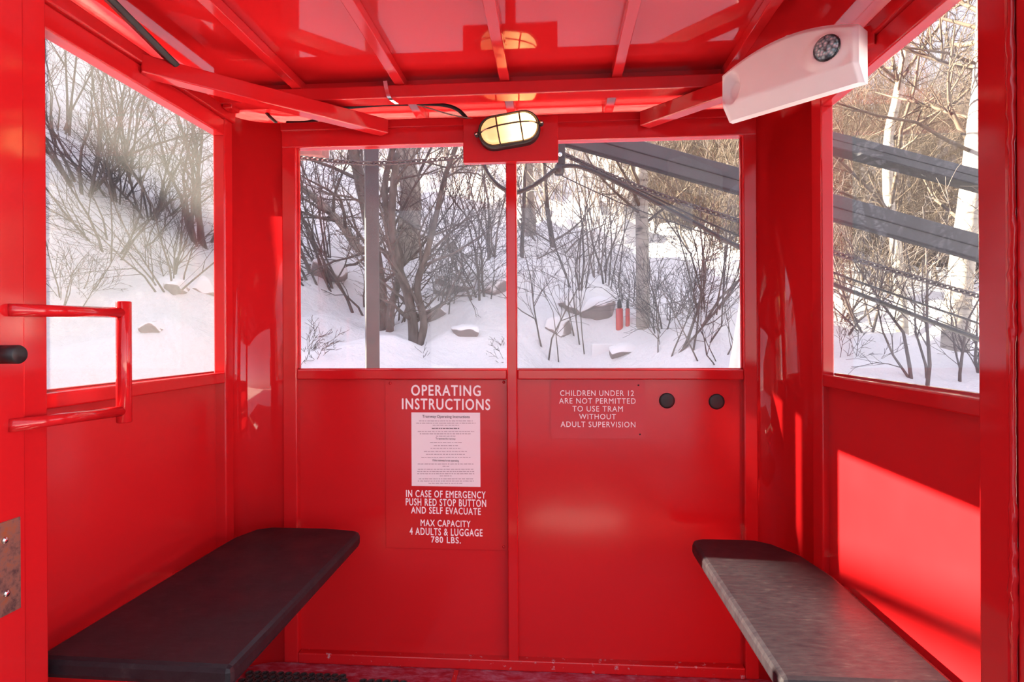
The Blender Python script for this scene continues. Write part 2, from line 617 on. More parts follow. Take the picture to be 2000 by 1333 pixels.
gx = PL - 0.001
window(1, 'dusty sunlit pane in the side wall behind the grab handle', (gx - 0.002, gx, Y0, 1.838, ZS1, 1.755), 'pane_dusty',
       [(gx - 0.012, gx - 0.002, Y0, 1.838, ZS1 - 0.004, ZS1 + 0.004)])
window(2, 'clear back pane with a grey steel post standing behind it', (-0.88, -0.160, YB + 0.028, YB + 0.030, ZS1 - 0.002, ZT0 + 0.01), 'pane',
       [(-0.88, -0.876, YB + 0.016, YB + 0.028, ZS1, ZT0), (-0.88, -0.162, YB + 0.016, YB + 0.028, ZS1, ZS1 + 0.003)])
window(3, 'clear back pane with dark steel beam and birch behind it', (-0.129, 0.608, YB + 0.028, YB + 0.030, ZS1 - 0.002, ZT0 + 0.01), 'pane',
       [(0.602, 0.606, YB + 0.016, YB + 0.028, ZS1, ZT0), (-0.127, 0.606, YB + 0.016, YB + 0.028, ZS1, ZS1 + 0.003)])
gx = PR + 0.001
window(4, 'clear side pane with birch trunks and two beams behind it', (gx, gx + 0.002, Y0 - 0.05, 1.738, ZS1 - 0.002, 1.745), 'pane',
       [(gx + 0.002, gx + 0.012, Y0 - 0.05, 1.738, ZS1 - 0.004, ZS1 + 0.004)])

# --- roof
ce = empty('ceiling', (-0.14, 1.5, 1.92), 'glossy red cabin roof with ribs and a cross beam', 'ceiling', kind='structure')
RZ = 1.890
RX0, RX1, RY0, RY1 = -1.14, 0.832, 0.62, 2.14
R_ROLL = 0.070


def rrect(x0, x1, y0, y1, r, n=8):
    pts = []
    for cx, cy, a0 in ((x1 - r, y1 - r, 0), (x0 + r, y1 - r, 90), (x0 + r, y0 + r, 180), (x1 - r, y0 + r, 270)):
        for i in range(n + 1):
            a = math.radians(a0 + 90 * i / n)
            pts.append((cx + r * math.cos(a), cy + r * math.sin(a)))
    return pts


def roof_shell(off, name, material):
    loops = []
    K = 9
    for k in range(K + 1):
        a = math.pi / 2 * k / K
        inset = R_ROLL * (1 - math.sin(a)) - off
        z = RZ - R_ROLL * (1 - math.cos(a)) + off * math.cos(a)
        loops.append([(x, y, z) for x, y in rrect(RX0 + inset, RX1 - inset, RY0 + inset, RY1 - inset, 0.20 + off - R_ROLL * (1 - math.sin(a)) * 0.9)])
    loops.append([(x, y, RZ - R_ROLL - 0.005) for x, y, z in loops[-1]])
    return loops


mb = MB()
inner = roof_shell(0.0, '', '')
outer = roof_shell(0.012, '', '')
nn = len(inner[0])
for loops, flip in ((inner, False), (outer, True)):
    vs = [p for L in loops for p in L]
    fs = [tuple(range(nn))] if flip else [tuple(range(nn - 1, -1, -1))]
    for k in range(len(loops) - 1):
        for i in range(nn):
            j = (i + 1) % nn
            q = (k * nn + i, k * nn + j, (k + 1) * nn + j, (k + 1) * nn + i)
            fs.append(q if not flip else q[::-1])
    mb.add(vs, fs, False)
    mb.sm[-len(fs):] = [False] + [True] * (len(fs) - 1)
a0 = (len(inner) - 1) * nn
b0 = len(inner) * nn + (len(outer) - 1) * nn
mb.f += [(a0 + i, a0 + (i + 1) % nn, b0 + (i + 1) % nn, b0 + i) for i in range(nn)]
mb.sm += [False] * nn
mb.build('roof_sheet', 'red_smooth', ce)

for x in (-0.795, -0.471, -0.149, 0.186, 0.512):
    mb = MB()
    prof = [(0.74, RZ)] + [(RY1 - R_ROLL + R_ROLL * math.sin(a), RZ - R_ROLL * (1 - math.cos(a))) for a in [math.pi / 2 * k / 6 for k in range(6)]]
    low = [(0.74, 1.862)] + [(RY1 - R_ROLL + (R_ROLL - 0.03) * math.sin(a), 1.862 - (R_ROLL - 0.03) * (1 - math.cos(a))) for a in [math.pi / 2 * k / 6 for k in range(6)]]
    vs = []
    for (y, z), (y2, z2) in zip(prof, low):
        vs += [(x - 0.015, y, z), (x + 0.015, y, z), (x + 0.015, y2, z2), (x - 0.015, y2, z2)]
    fs = [(0, 3, 2, 1)]
    for i in range(len(prof) - 1):
        o = 4 * i
        fs += [(o + a, o + (a + 1) % 4, o + 4 + (a + 1) % 4, o + 4 + a)[::-1] for a in range(4)]
    o = 4 * (len(prof) - 1)
    fs.append((o, o + 1, o + 2, o + 3))
    mb.add(vs, fs).build('roof_rib', 'red', ce, 0.002)

MB().box(-1.06, 0.76, 1.795, 1.855, 1.822, 1.861).build('cross_beam', 'red', ce, 0.003)
MB().box(-1.10, 0.79, 1.835, 1.844, 1.855, RZ).build('beam_web', 'red', ce)  # filler added to close the bright gap above the cross beam
MB().beam((-1.055, 1.455, 1.790), (-0.565, 1.965, 1.790), 0.045, 0.047).build('corner_brace', 'red', ce, 0.003)
MB().beam((0.755, 1.455, 1.790), (0.290, 1.965, 1.790), 0.045, 0.047).build('corner_brace', 'red', ce, 0.003)
MB().box(-1.06, -1.02, 1.07, 1.10, 1.82, RZ).build('roof_post', 'red', ce, 0.003)
MB().box(0.73, 0.77, 1.07, 1.10, 1.82, RZ).build('roof_post', 'red', ce, 0.003)
for x in (-1.02, 0.70):
    MB().box(x - 0.015, x + 0.015, 1.80, 1.85, 1.81, 1.826).build('roof_post', 'red', ce, 0.003)

# --- door post on the far side of the handle, and the door leaf standing open
tr = empty('trim_1', (-1.03, 1.055, 0), 'red door post behind the open door edge', 'door post', kind='structure')
MB().box(-1.095, -0.975, 1.030, 1.084, FZ - 0.05, 1.90).build('post', 'red', tr, 0.004)
tr2 = empty('trim_2', (0.77, 1.07, 0), 'red door post with a lumpy weld seam beside the clear side window', 'door post', kind='structure')
MB().box(0.700, 0.80, 0.981, 1.049, FZ - 0.05, 1.90).build('post', 'red', tr2, 0.005)
MB().box(0.706, 0.80, 0.877, 0.974, FZ - 0.05, 1.90).build('post', 'red', tr2, 0.005)
rng = random.Random(5)
path, rad = [], []
for i in range(160):
    z = FZ + 1.9 * i / 159
    py_eq = z
    strong = 1.0 if (0.62 < z < 0.83 or 1.09 < z < 1.30 or 1.38 < z < 1.56) else 0.25
    path.append((0.7035 + rng.uniform(-.0012, .0012) * strong, 0.9775 + rng.uniform(-.0018, .0018) * strong, z))
    rad.append(0.0042 + 0.0022 * strong * rng.random() + (0.001 if strong > .5 else 0))
MB().tube(path, rad, 8).build('weld_bead', 'red_smooth', tr2)

d1 = empty('door_1', (-0.99, 0.75, 0), 'open red cabin door leaf with grab handle, black knob and rusty latch plate', 'door', kind='structure')
DX = -0.965
MB().box(DX - 0.04, DX, 0.46, 1.026, FZ, 1.90).build('door_edge', 'red', d1, 0.005)
pt = on_x(236, 611, DX + 0.004); pb = on_x(236, 804, DX + 0.004)
vt = on_x(242, 589, DX + 0.004); vb = on_x(242, 826, DX + 0.004)
yv = (vt.y + vb.y) / 2
hx = DX + 0.004
gh = empty('grab_handle', (hx, yv, 1.05))
gh.parent = d1
gh.matrix_parent_inverse = Matrix.Translation(d1.location).inverted()
gh['label'] = 'red tubular grab handle'
r_t = 0.0155
gh.matrix_parent_inverse = Matrix.Translation(d1.location).inverted()
MB().tube([(hx, 0.99, on_x(50, 607, hx).z), (hx, yv, pt.z)], 0.0115, 16).build('crossbar', 'red', gh)
MB().tube([(hx, 0.99, on_x(50, 827, hx).z), (hx, yv, pb.z)], 0.0115, 16).build('crossbar', 'red', gh)
MB().tube([(hx, yv, vb.z), (hx, yv, vb.z + .002), (hx, yv, vt.z - .002), (hx, yv, vt.z)], [r_t - .002, r_t, r_t, r_t - .002], 20).build('grip', 'red', gh)
kp = on_x(12, 693, DX + 0.01)
MB().tube([(DX - 0.01, kp.y, kp.z), (DX + 0.030, kp.y + 0.004, kp.z), (DX + 0.033, kp.y + 0.004, kp.z)], [0.0165, 0.0165, 0.0145], 24).build('knob', 'black', d1)
z0 = on_x(30, 1192, DX).z; z1 = on_x(30, 1012, DX).z
y1 = on_x(38, 1100, DX).y
lp = MB().box(DX - 0.001, DX + 0.003, y1 - 0.085, y1, z0, z1).build('latch_plate', 'rust', d1, 0.001)
lp['label'] = 'rusty steel latch plate'
for py in (1056, 1160):
    p = on_x(9 if py == 1056 else 12, py, DX + 0.003)
    mb = MB()
    mb.tube([p, p + Vector((0.003, 0, 0)), p + Vector((0.0045, 0, 0))], [0.006, 0.0055, 0.002], 14)
    mb.build('screw', 'chrome', lp)

# ================================================================== BENCHES
def bench(poly, label, side):
    cx = sum(p[0] for p in poly) / len(poly)
    b = empty('bench', (cx, 1.45, 0.43), label, 'bench', 'benches along the side walls')
    MB().prism(poly, 0.428, 0.47).build('seat_board', 'bench', b, 0.012)
    wx = PL if side < 0 else PR - 0.012
    for y in (1.18, 1.62):
        mb = MB()
        x_in = cx
        vs = [(wx, y, 0.428), (x_in, y, 0.428), (wx, y, 0.22), (wx, y + 0.02, 0.428), (x_in, y + 0.02, 0.428), (wx, y + 0.02, 0.22)]
        mb.add(vs, [(0, 1, 2), (5, 4, 3), (0, 3, 4, 1), (1, 4, 5, 2), (2, 5, 3, 0)])
        mb.build('bracket', 'red', b)
    return b


def arc(cx, cy, r, a0, a1, n=6):
    return [(cx + r * math.cos(math.radians(a0 + (a1 - a0) * i / n)), cy + r * math.sin(math.radians(a0 + (a1 - a0) * i / n))) for i in range(n + 1)]


polyL = [(-0.615, 1.09)] + arc(-0.665, 1.845, 0.045, 0, 80) + [(-0.75, 1.905), (-0.93, 1.905), (-0.975, 1.88), (-1.005, 1.80), (-1.01, 1.70), (-1.025, 1.10)]
polyR = [(0.715, 1.12)] + [(0.715, 1.60), (0.690, 1.75), (0.645, 1.835), (0.60, 1.87), (0.54, 1.875)] + arc(0.45, 1.83, 0.043, 95, 180) + [(0.407, 1.12)]
bench(polyL, 'black bench seat lying wholly in shade beneath the dusty window', -1)
bench(polyR, 'black bench seat bleached grey by sunlight beneath the clear side window', 1)

# ================================================================== SIGNS
def text_mesh(body, rect, Y, name, material, parent, weight=0.0, tilt=0.0, depth=0.0006, track=1.0):
    """lettering fitted to the photo rectangle (px x0,y0,x1,y1), lying in the plane y=Y"""
    cu = bpy.data.curves.new(name, 'FONT')
    cu.body = body
    cu.size = 1.0
    cu.space_character = track
    cu.extrude = 0.01
    cu.align_x = 'CENTER'
    cu.resolution_u = 4
    tmp = bpy.data.objects.new(name, cu)
    COL.objects.link(tmp)
    bpy.context.view_layer.update()
    dg = bpy.context.evaluated_depsgraph_get()
    me = bpy.data.meshes.new_from_object(tmp.evaluated_get(dg))
    bpy.data.objects.remove(tmp)
    bpy.data.curves.remove(cu)
    n = len(me.vertices)
    co = np.empty(n * 3)
    me.vertices.foreach_get('co', co)
    co = co.reshape(-1, 3)
    if weight > 0:
        # heavier strokes: the outline laid down a few times, shifted by the stroke weight
        polys = [tuple(p.vertices) for p in me.polygons]
        sh = [(0, 0), (weight, 0), (-weight, 0), (0, weight * .7), (0, -weight * .7)]
        co = np.concatenate([co + np.array([a_, b2, 0.0004 * k]) for k, (a_, b2) in enumerate(sh)])
        bpy.data.meshes.remove(me)
        me = bpy.data.meshes.new(name)
        me.from_pydata(co.tolist(), [], [tuple(i + k * n for i in p) for k in range(len(sh)) for p in polys])
        n = len(co)
    lo, hi = co.min(0), co.max(0)
    A = on_y(rect[0], rect[1], Y); B = on_y(rect[2], rect[1], Y)
    A2 = on_y(rect[0], rect[3], Y); B2 = on_y(rect[2], rect[3], Y)
    x0, x1 = (A.x + A2.x) / 2, (B.x + B2.x) / 2
    z1 = (A.z + B.z) / 2; z0 = (A2.z + B2.z) / 2
    u = (co[:, 0] - lo[0]) / (hi[0] - lo[0]); v = (co[:, 1] - lo[1]) / (hi[1] - lo[1])
    new = np.stack([x0 + u * (x1 - x0), Y - co[:, 2] / 0.01 * depth / 2, z0 + v * (z1 - z0) - (u - .5) * tilt], 1)
    me.vertices.foreach_set('co', new.ravel())
    me.polygons.foreach_set('use_smooth', [False] * len(me.polygons))
    me.name = name
    me.materials.clear()
    me.materials.append(M[material])
    me.update()
    o = bpy.data.objects.new(name, me)
    COL.objects.link(o)
    if parent is not None:
        o.parent = parent
        o.matrix_parent_inverse = Matrix.Translation(parent.location).inverted() if parent.type == 'EMPTY' else Matrix.Identity(4)
    return o


PY = YB + 0.026            # face of the lower panels
SY = PY - 0.003
p0 = on_y(752, 742, SY); p1 = on_y(991, 1076, SY)
sg = empty('operating_sign', (-0.37, PY, p1.z), 'tall red sign with white OPERATING INSTRUCTIONS lettering and a paper notice', 'sign')
MB().box(p0.x, -0.1635, SY, PY, p1.z, 0.945).build('sign_plate', 'red_sign', sg, 0.0008)
TY = SY - 0.0006
T = 0.0015
for body, rect, wgt, nm in (
        ('OPERATING', (803, 752.5, 939, 774), 0.022, 'heading_lettering'),
        ('INSTRUCTIONS', (785, 779, 957.5, 801), 0.022, 'heading_lettering'),
        ('IN CASE OF EMERGENCY', (793, 959, 948.5, 973), 0.018, 'warning_lettering'),
        ('PUSH RED STOP BUTTON', (792.5, 975, 949.5, 989.5), 0.018, 'warning_lettering'),
        ('AND SELF EVACUATE', (803, 991.5, 939, 1005), 0.018, 'warning_lettering'),
        ('MAX CAPACITY', (821.5, 1016.5, 919, 1029.5), 0.018, 'capacity_lettering'),
        ('4 ADULTS & LUGGAGE', (800, 1032.5, 942.5, 1047), 0.018, 'capacity_lettering'),
        ('780 LBS.', (842, 1049, 900, 1061.5), 0.018, 'capacity_lettering')):
    text_mesh(body, rect, TY, nm, 'white_ink', sg, wgt, T, track=1.16)
q0 = on_y(803.5, 806, SY); q1 = on_y(938.5, 951.5, SY)
pn = MB().box(q0.x, q1.x, SY - 0.0008, SY, q1.z, q0.z).build('paper_notice', 'paper', sg)
pn['label'] = 'white printed paper notice'
NY = SY - 0.0013
text_mesh('Tramway Operating Instructions', (825, 811.5, 917.5, 818.5), NY, 'notice_heading', 'ink', pn, 0.01, 0.0008, 0.0003)
rng = random.Random(11)


def print_line(cx, y, w, bold=False):
    mb = MB()
    x = cx - w / 2
    while x < cx + w / 2 - 1:
        L = min(rng.uniform(2.5, 7.5), cx + w / 2 - x)
        t = 0.95 if bold else 0.75
        # a word: a run of letter-sized strokes
        k = x
        while k < x + L - 0.5:
            a = on_y(k, y - t * rng.uniform(0.8, 1.25), NY); b_ = on_y(k + 0.75, y + t * rng.uniform(0.7, 1.0), NY)
            mb.box(a.x, b_.x, NY, NY + 0.0003, b_.z, a.z)
            k += 1.0
        x += L + 1.4
    mb.build('printed_line', 'ink' if bold else 'faint_ink', pn)


for y, w, bold in ((822.8, 105, 0), (827.2, 116, 0), (831.3, 52, 0), (843.5, 110, 0), (848, 102, 0), (852.5, 38, 0), (865, 62, 0), (871, 47, 0),
                   (876.5, 60, 0), (882.5, 86, 0), (888.2, 78, 0), (894, 96, 0), (907, 110, 0), (911.5, 13, 0), (917.3, 110, 0), (921.6, 112, 0), (926, 112, 0),
                   (930.3, 24, 0), (936, 106, 0), (940.3, 110, 0), (944.6, 68, 0), (837.5, 55, 1)):
    print_line(871, y, w, bold)
text_mesh('To operate the tramway:', (851, 855.6, 890, 860.2), NY, 'notice_subheading', 'ink', pn, 0.005, 0.0005, 0.0003)
text_mesh('If the tramway is not operating', (845, 898, 896, 903.2), NY, 'notice_subheading', 'ink', pn, 0.005, 0.0005, 0.0003)
for px, py in ((984, 747), (762, 749), (984, 1069)):
    p = on_y(px, py, SY)
    MB().tube([p, p - Vector((0, 0.003, 0))], [0.005, 0.003], 12).build('screw', 'red', sg)

sc_ = empty('child_warning_sign', (0.14, PY, 0.755), 'small rounded red plate saying children under 12 need adult supervision', 'sign')
a = on_y(1075, 746, SY); b_ = on_y(1260.5, 857.5, SY)
zt = 0.945
poly = [(a.x, zt), (a.x, b_.z + 0.012)] + arc(a.x + 0.012, b_.z + 0.012, 0.012, 180, 270, 5) + arc(b_.x - 0.012, b_.z + 0.012, 0.012, 270, 360, 5) + [(b_.x, zt)]
mb = MB()
n = len(poly)
mb.add([(x, PY, z) for x, z in poly] + [(x, SY, z) for x, z in poly], [tuple(range(n)), tuple(range(2 * n - 1, n - 1, -1))] + [(i, n + i, n + (i + 1) % n, (i + 1) % n) for i in range(n)])
mb.build('sign_plate', 'red_smooth', sc_)
for body, rect in (('CHILDREN UNDER 12', (1094, 763, 1238, 774)), ('ARE NOT PERMITTED', (1092, 778.2, 1241.5, 789)), ('TO USE TRAM', (1118, 793.5, 1216.5, 804.5)),
                   ('WITHOUT', (1131, 809, 1203, 819.5)), ('ADULT SUPERVISION', (1095, 824, 1241, 835))):
    text_mesh(body, rect, TY, 'warning_lettering', 'white_ink', sc_, 0.003, 0.0, track=1.14)
for px, py in ((1247, 753), (1250, 849)):
    p = on_y(px, py, SY)
    MB().tube([p, p - Vector((0, 0.0015, 0))], [0.0028, 0.002], 10).build('screw', 'black', sc_)

for i, (px, py) in enumerate(((1302.5, 783), (1399.5, 785))):
    p = on_y(px, py, PY)
    mb = MB()
    P = [(p.x, PY, p.z), (p.x, PY - 0.003, p.z), (p.x, PY - 0.0055, p.z), (p.x, PY - 0.006, p.z)]
    mb.tube(P, [0.0255, 0.0255, 0.0235, 0.018], 32)
    tag(mb.build('rubber_plug', 'black'), ('round black rubber plug in the red panel, the one nearer the warning plate',
                                           'round black rubber plug in the red panel, the one nearer the cabin corner')[i], 'plug', 'rubber plugs in the panel')

# ================================================================== BULKHEAD LAMP
lamp_c = Vector((-0.146, 1.952, 1.757))
la = empty('bulkhead_lamp', lamp_c, 'lit oval bulkhead lamp with black wire cage on a red plate above the windows', 'lamp')
a = on_y(904, 231, 1.95); b_ = on_y(1090.5, 313.5, 1.95)
MB().box(a.x, b_.x, 1.952, 1.9785, b_.z, a.z).build('mounting_plate', 'red', la, 0.003)
TILT = math.radians(8.5)


def stadium(L, H, n=12):
    """L, H half length and half height in lamp axes"""
    r = H
    pts = []
    for i in range(n + 1):
        a_ = -math.pi / 2 + math.pi * i / n
        pts.append(((L - r) + r * math.cos(a_), r * math.sin(a_)))
    for i in range(n + 1):
        a_ = math.pi / 2 + math.pi * i / n
        pts.append((-(L - r) + r * math.cos(a_), r * math.sin(a_)))
    return pts


LY = 1.952


def lp3(u, v, w):
    """lamp axes: u along, v up, w towards the viewer"""
    c, s = math.cos(TILT), math.sin(TILT)
    return Vector((lamp_c.x + u * c - v * s, LY - w, lamp_c.z + u * s + v * c))


def loft(loops, closed_top=True, closed_base=False):
    mb = MB()
    n = len(loops[0])
    vs = [p for L in loops for p in L]
    fs = []
    for k in range(len(loops) - 1):
        for i in range(n):
            j = (i + 1) % n
            fs.append((k * n + i, k * n + j, (k + 1) * n + j, (k + 1) * n + i))
    if closed_top:
        fs.append(tuple(range((len(loops) - 1) * n, len(loops) * n)))
    if closed_base:
        fs.append(tuple(range(n - 1, -1, -1)))
    mb.add(vs, fs, True)
    return mb


HL, HH = 0.101, 0.052
loft([[lp3(u, v, w) for u, v in stadium(HL - ins, HH - ins)] for ins, w in ((0.0, 0.0), (0.0, 0.030), (0.003, 0.036), (0.010, 0.038), (0.012, 0.03))], False).build('lamp_base', 'black_metal', la)
glass_prof = ((0.010, 0.032), (0.011, 0.045), (0.015, 0.058), (0.024, 0.070), (0.036, 0.076), (0.046, 0.078))
loft([[lp3(u, v, w) for u, v in stadium(HL - ins, HH - ins)] for ins, w in glass_prof]).build('lamp_glass', 'lamp_glass', la)
mb = MB()
for i in range(9):
    t = math.pi * i / 8
mb.tube([lp3(0.012, 0.002, 0.03), lp3(0.02, 0.003, 0.03), lp3(0.05, 0.003, 0.03), lp3(0.062, 0.003, 0.03)], [0.008, 0.016, 0.016, 0.008], 14)
mb.build('bulb', 'bulb', la)
cage = MB()


def cage_arc(fixed, along_v):
    pts = []
    for i in range(19):
        t = -1 + 2 * i / 18
        prof = 0.040 + 0.047 * (1 - abs(t) ** 3.2)
        if along_v:
            pts.append(lp3(fixed, t * (HH - 0.004), prof))
        else:
            pts.append(lp3(t * (HL - 0.004), fixed, prof))
    cage.tube(pts, 0.0027, 6)


cage_arc(-0.034, True)
cage_arc(0.040, True)
cage_arc(0.0, False)
ring = [lp3(u, v, 0.041) for u, v in stadium(HL - 0.004, HH - 0.004)]
cage.tube(ring + [ring[0], ring[1]], 0.0032, 6)
cage.build('cage', 'black_metal', la)
for s in (-1, 1):
    mb = MB()
    mb.tube([lp3(s * (HL + 0.004), 0, 0.028), lp3(s * (HL + 0.004), 0, 0.044)], [0.0075, 0.0075], 10)
    lug = mb.build('lug', 'black_metal', la)
    mb = MB()
    mb.tube([lp3(s * (HL + 0.005), 0, 0.044), lp3(s * (HL + 0.005), 0, 0.049)], [0.004, 0.0035], 10)
    mb.build('screw', 'chrome', lug)

# ================================================================== EMERGENCY LIGHT
eA = Vector((0.437, 1.615, 0)); eB = Vector((0.668, 1.375, 0))
eu = (eB - eA).normalized(); EL = (eB - eA).length
ew = Vector((-eu.y, eu.x, 0))
if ew.y > 0: ew = -ew          # towards the doorway
el = empty('emergency_light', (eA.x, eA.y, 1.70), 'white plastic emergency light with one round spot lens mounted across the ceiling corner', 'emergency light')


def e3(u, v, w):
    return Vector((eA.x, eA.y, 1.664)) + eu * u + Vector((0, 0, 1)) * v + ew * (w - 0.06)


def etop(u):
    t = u / EL
    return 0.116 + 0.004 * t + 0.038 * (1 - (2 * t - 1) ** 2) * (1.0)


LC = (0.272, 0.084)           # spot lens centre (u, v)
nu, nv = 84, 40
DEP = 0.060


def eface(u, v):
    w = DEP
    if v < 0.036:
        w -= 0.034 * (1 - v / 0.036)
    # raised dish about the lens
    d = math.hypot((u - LC[0] + 0.006) / 1.25, v - LC[1] + 0.004)
    w += 0.008 * (1 - sstep(0.026, 0.048, d))
    if math.hypot(u - LC[0], v - LC[1]) < 0.028:
        w -= 0.004
    # scooped hollow at the other end
    d = math.hypot((u - 0.026) / 0.030, (v - 0.072) / 0.044)
    w -= 0.034 * (1 - sstep(0.5, 1.0, d)) * sstep(0.0, 0.008, u)
    edge = min(u, EL - u, etop(u) - v)
    w -= 0.010 * (1 - sstep(0, 0.012, edge))
    return w


mb = MB()
vs = []
for j in range(nv + 1):
    for i in range(nu + 1):
        u = EL * i / nu
        v = etop(u) * j / nv
        if i < 5:
            pass
        vs.append(e3(u, v, eface(u, v)))
fs = [(j * (nu + 1) + i, j * (nu + 1) + i + 1, (j + 1) * (nu + 1) + i + 1, (j + 1) * (nu + 1) + i) for j in range(nv) for i in range(nu)]
mb.add(vs, fs, True)
# sides back to the mounting plane
rim = [(EL * i / nu, 0) for i in range(nu + 1)] + [(EL, etop(EL) * j / nv) for j in range(1, nv + 1)] + \
      [(EL * i / nu, etop(EL * i / nu)) for i in range(nu - 1, -1, -1)] + [(0, etop(0) * j / nv) for j in range(nv - 1, 0, -1)]
vs = [e3(u, v, eface(u, v)) for u, v in rim] + [e3(u, v, 0) for u, v in rim]
n = len(rim)
mb.add(vs, [(i, n + i, n + (i + 1) % n, (i + 1) % n) for i in range(n)] + [tuple(range(2 * n - 1, n - 1, -1))], False)
hs = mb.build('housing', 'white_plastic', el)
c0 = e3(LC[0], LC[1], DEP + 0.0)
wv = ew * 1.0
mb = MB()
mb.tube([c0, c0 + wv * 0.009, c0 + wv * 0.0115], [0.0300, 0.0300, 0.0275], 32, cap=False)
hd = mb.build('lamp_head', 'dark_rim', el)
mb = MB()
mb.tube([c0 + wv * 0.0095, c0 + wv * 0.0115, c0 + wv * 0.0145, c0 + wv * 0.016], [0.0270, 0.0262, 0.016, 0.002], 32)
mb.build('lens', 'lens', hd)
# lip along the lower edge of the housing and the small fixing nut on top
MB().tube([e3(0.165, etop(0.165) - 0.004, 0.03), e3(0.165, etop(0.165) + 0.008, 0.03)], [0.010, 0.007], 12).build('fixing_nut', 'white_plastic', el)
# bracket carrying it on the corner brace
MB().box(-0.03, 0.03, 0.03, 0.16, 0.10, 0.13, Matrix.Translation(e3(EL * .5, 0, -0.03)) @ Matrix(((eu.x, -ew.x, 0, 0), (eu.y, -ew.y, 0, 0), (0, 0, 1, 0), (0, 0, 0, 1)))).build('mounting_bracket', 'red', el)

# ================================================================== CABLES INSIDE
c1 = MB()
pA = on_x(331, 116, -1.0); pB = on_x(215, 0, -1.0)
dv = (pB - pA)
c1.beam(pA - dv * 0.06, pA + dv * 2.2, 0.046, 0.016, (0.6, 0, 0.8))
tag(c1.build('rubber_seal', 'black', None, 0.003), 'black rubber strip running from the roof down to the top rail above the dusty window', 'rubber strip')
pts = [on_y(x, y, 1.985) for x, y in ((560, 240), (610, 237), (660, 214), (700, 208), (760, 204), (830, 203), (870, 206), (895, 215), (915, 235))]
tag(MB().tube(spline(pts, 6), 0.0065, 8).build('power_cable', 'black'), 'thick black power cable lying above the back window rail and ending at the lamp', 'cable')
pts = [on_y(x, y, 1.965) for x, y in ((812, 204), (840, 212), (880, 224), (925, 233))]
tag(MB().tube(spline(pts, 6), 0.0022, 6).build('lamp_wire', plain('grey_wire', (0.3, 0.25, 0.22), .5)), 'thin grey wire running from the cross beam to the lit lamp', 'wire')
for i, (xa, ya, xb, yb) in enumerate(((466, 211, 486, 233), (516, 216, 540, 240))):
    a = on_y(xa, ya, 2.06); b_ = on_y(xb, yb, 2.06)
    tag(MB().tube([a, (a + b_) / 2 + Vector((0, 0, -.002)), b_], 0.006, 8).build('cable_tail', 'black'),
        ('short black cable tail under the roof edge, the one nearer the dusty window', 'short black cable tail under the roof edge, the one nearer the back window')[i], 'cable', 'cable tails under the roof edge')
mb = MB()
cl = [on_y(x, y, Y) for x, y, Y in ((752, 158, 1.789), (755, 175, 1.789), (761, 192, 1.789), (775, 203, 1.81))]
vs = []
for p in spline(cl, 4):
    vs += [p + Vector((-0.006, 0, 0)), p + Vector((0.006, 0, 0)), p + Vector((0.006, 0.0015, 0)), p + Vector((-0.006, 0.0015, 0))]
fs = []
for i in range(len(vs) // 4 - 1):
    fs += [(4 * i + a_, 4 * i + (a_ + 1) % 4, 4 * i + 4 + (a_ + 1) % 4, 4 * i + 4 + a_) for a_ in range(4)]
mb.add(vs, fs)
tag(mb.build('cable_strap', 'chrome'), 'bent silver cable strap hooked over the cross beam', 'strap')

# ================================================================== PERFORATED MATS
def ring_mat(x0, x1, y0, y1, name_label, i):
    mb = MB()
    r = 0.013
    row = 0
    y = y0 + r
    while y < y1 - r:
        x = x0 + r + (r if row % 2 else 0)
        while x < x1 - r:
            n = 8
            vs = []
            for k in range(n):
                a_ = 2 * math.pi * k / n
                for rr_, z in ((r, FZ + 0.012), (r * 0.72, FZ + 0.012), (r * 0.72, FZ + 0.001), (r, FZ + 0.001)):
                    vs.append((x + rr_ * 1.02 * math.cos(a_), y + rr_ * math.sin(a_), z))
            fs = []
            for k in range(n):
                o, q = 4 * k, 4 * ((k + 1) % n)
                fs += [(o, q, q + 1, o + 1), (o + 1, q + 1, q + 2, o + 2), (o + 3, q + 3, q, o)]
            mb.add(vs, fs)
            x += 2 * r
        y += 1.74 * r
        row += 1
    tag(mb.build('perforated_mat', 'mat_rubber'), name_label, 'floor mat', 'perforated floor mats')


ring_mat(-1.02, -0.66, 1.25, 1.915, 'dark perforated floor mat partly under the shaded bench', 0)
ring_mat(-0.645, -0.47, 1.25, 1.905, 'narrow dark perforated floor mat beside the shaded bench', 1)

# ================================================================== OUTSIDE: TRAMWAY STEELWORK
def on_plane(pts, Y):
    return [on_y(x, y, Y) for x, y in pts]


def rail(name, Y, top_a, top_b, h, w, xl, xr, label):
    k = (top_b.z - top_a.z) / (top_b.x - top_a.x)
    zt = lambda x: top_a.z + k * (x - top_a.x)
    r = empty(name, ((xl + xr) / 2, Y, zt((xl + xr) / 2) - h / 2), label, 'rail beam', 'tramway rail beams')
    mb = MB()
    L = Vector((xl, Y + w / 2, zt(xl) - h / 2)); R = Vector((xr, Y + w / 2, zt(xr) - h / 2))
    mb.beam(L, R, w, h)
    mb.build('beam_web', 'steel', r, 0.004)
    up = Vector((-k, 0, 1)).normalized()
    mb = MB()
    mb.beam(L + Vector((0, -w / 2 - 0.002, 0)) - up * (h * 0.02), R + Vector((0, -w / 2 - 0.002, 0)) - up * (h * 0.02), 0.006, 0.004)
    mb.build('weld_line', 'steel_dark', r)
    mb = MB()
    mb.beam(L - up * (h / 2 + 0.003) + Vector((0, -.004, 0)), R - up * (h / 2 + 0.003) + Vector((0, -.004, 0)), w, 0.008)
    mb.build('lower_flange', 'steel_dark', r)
    return r, zt


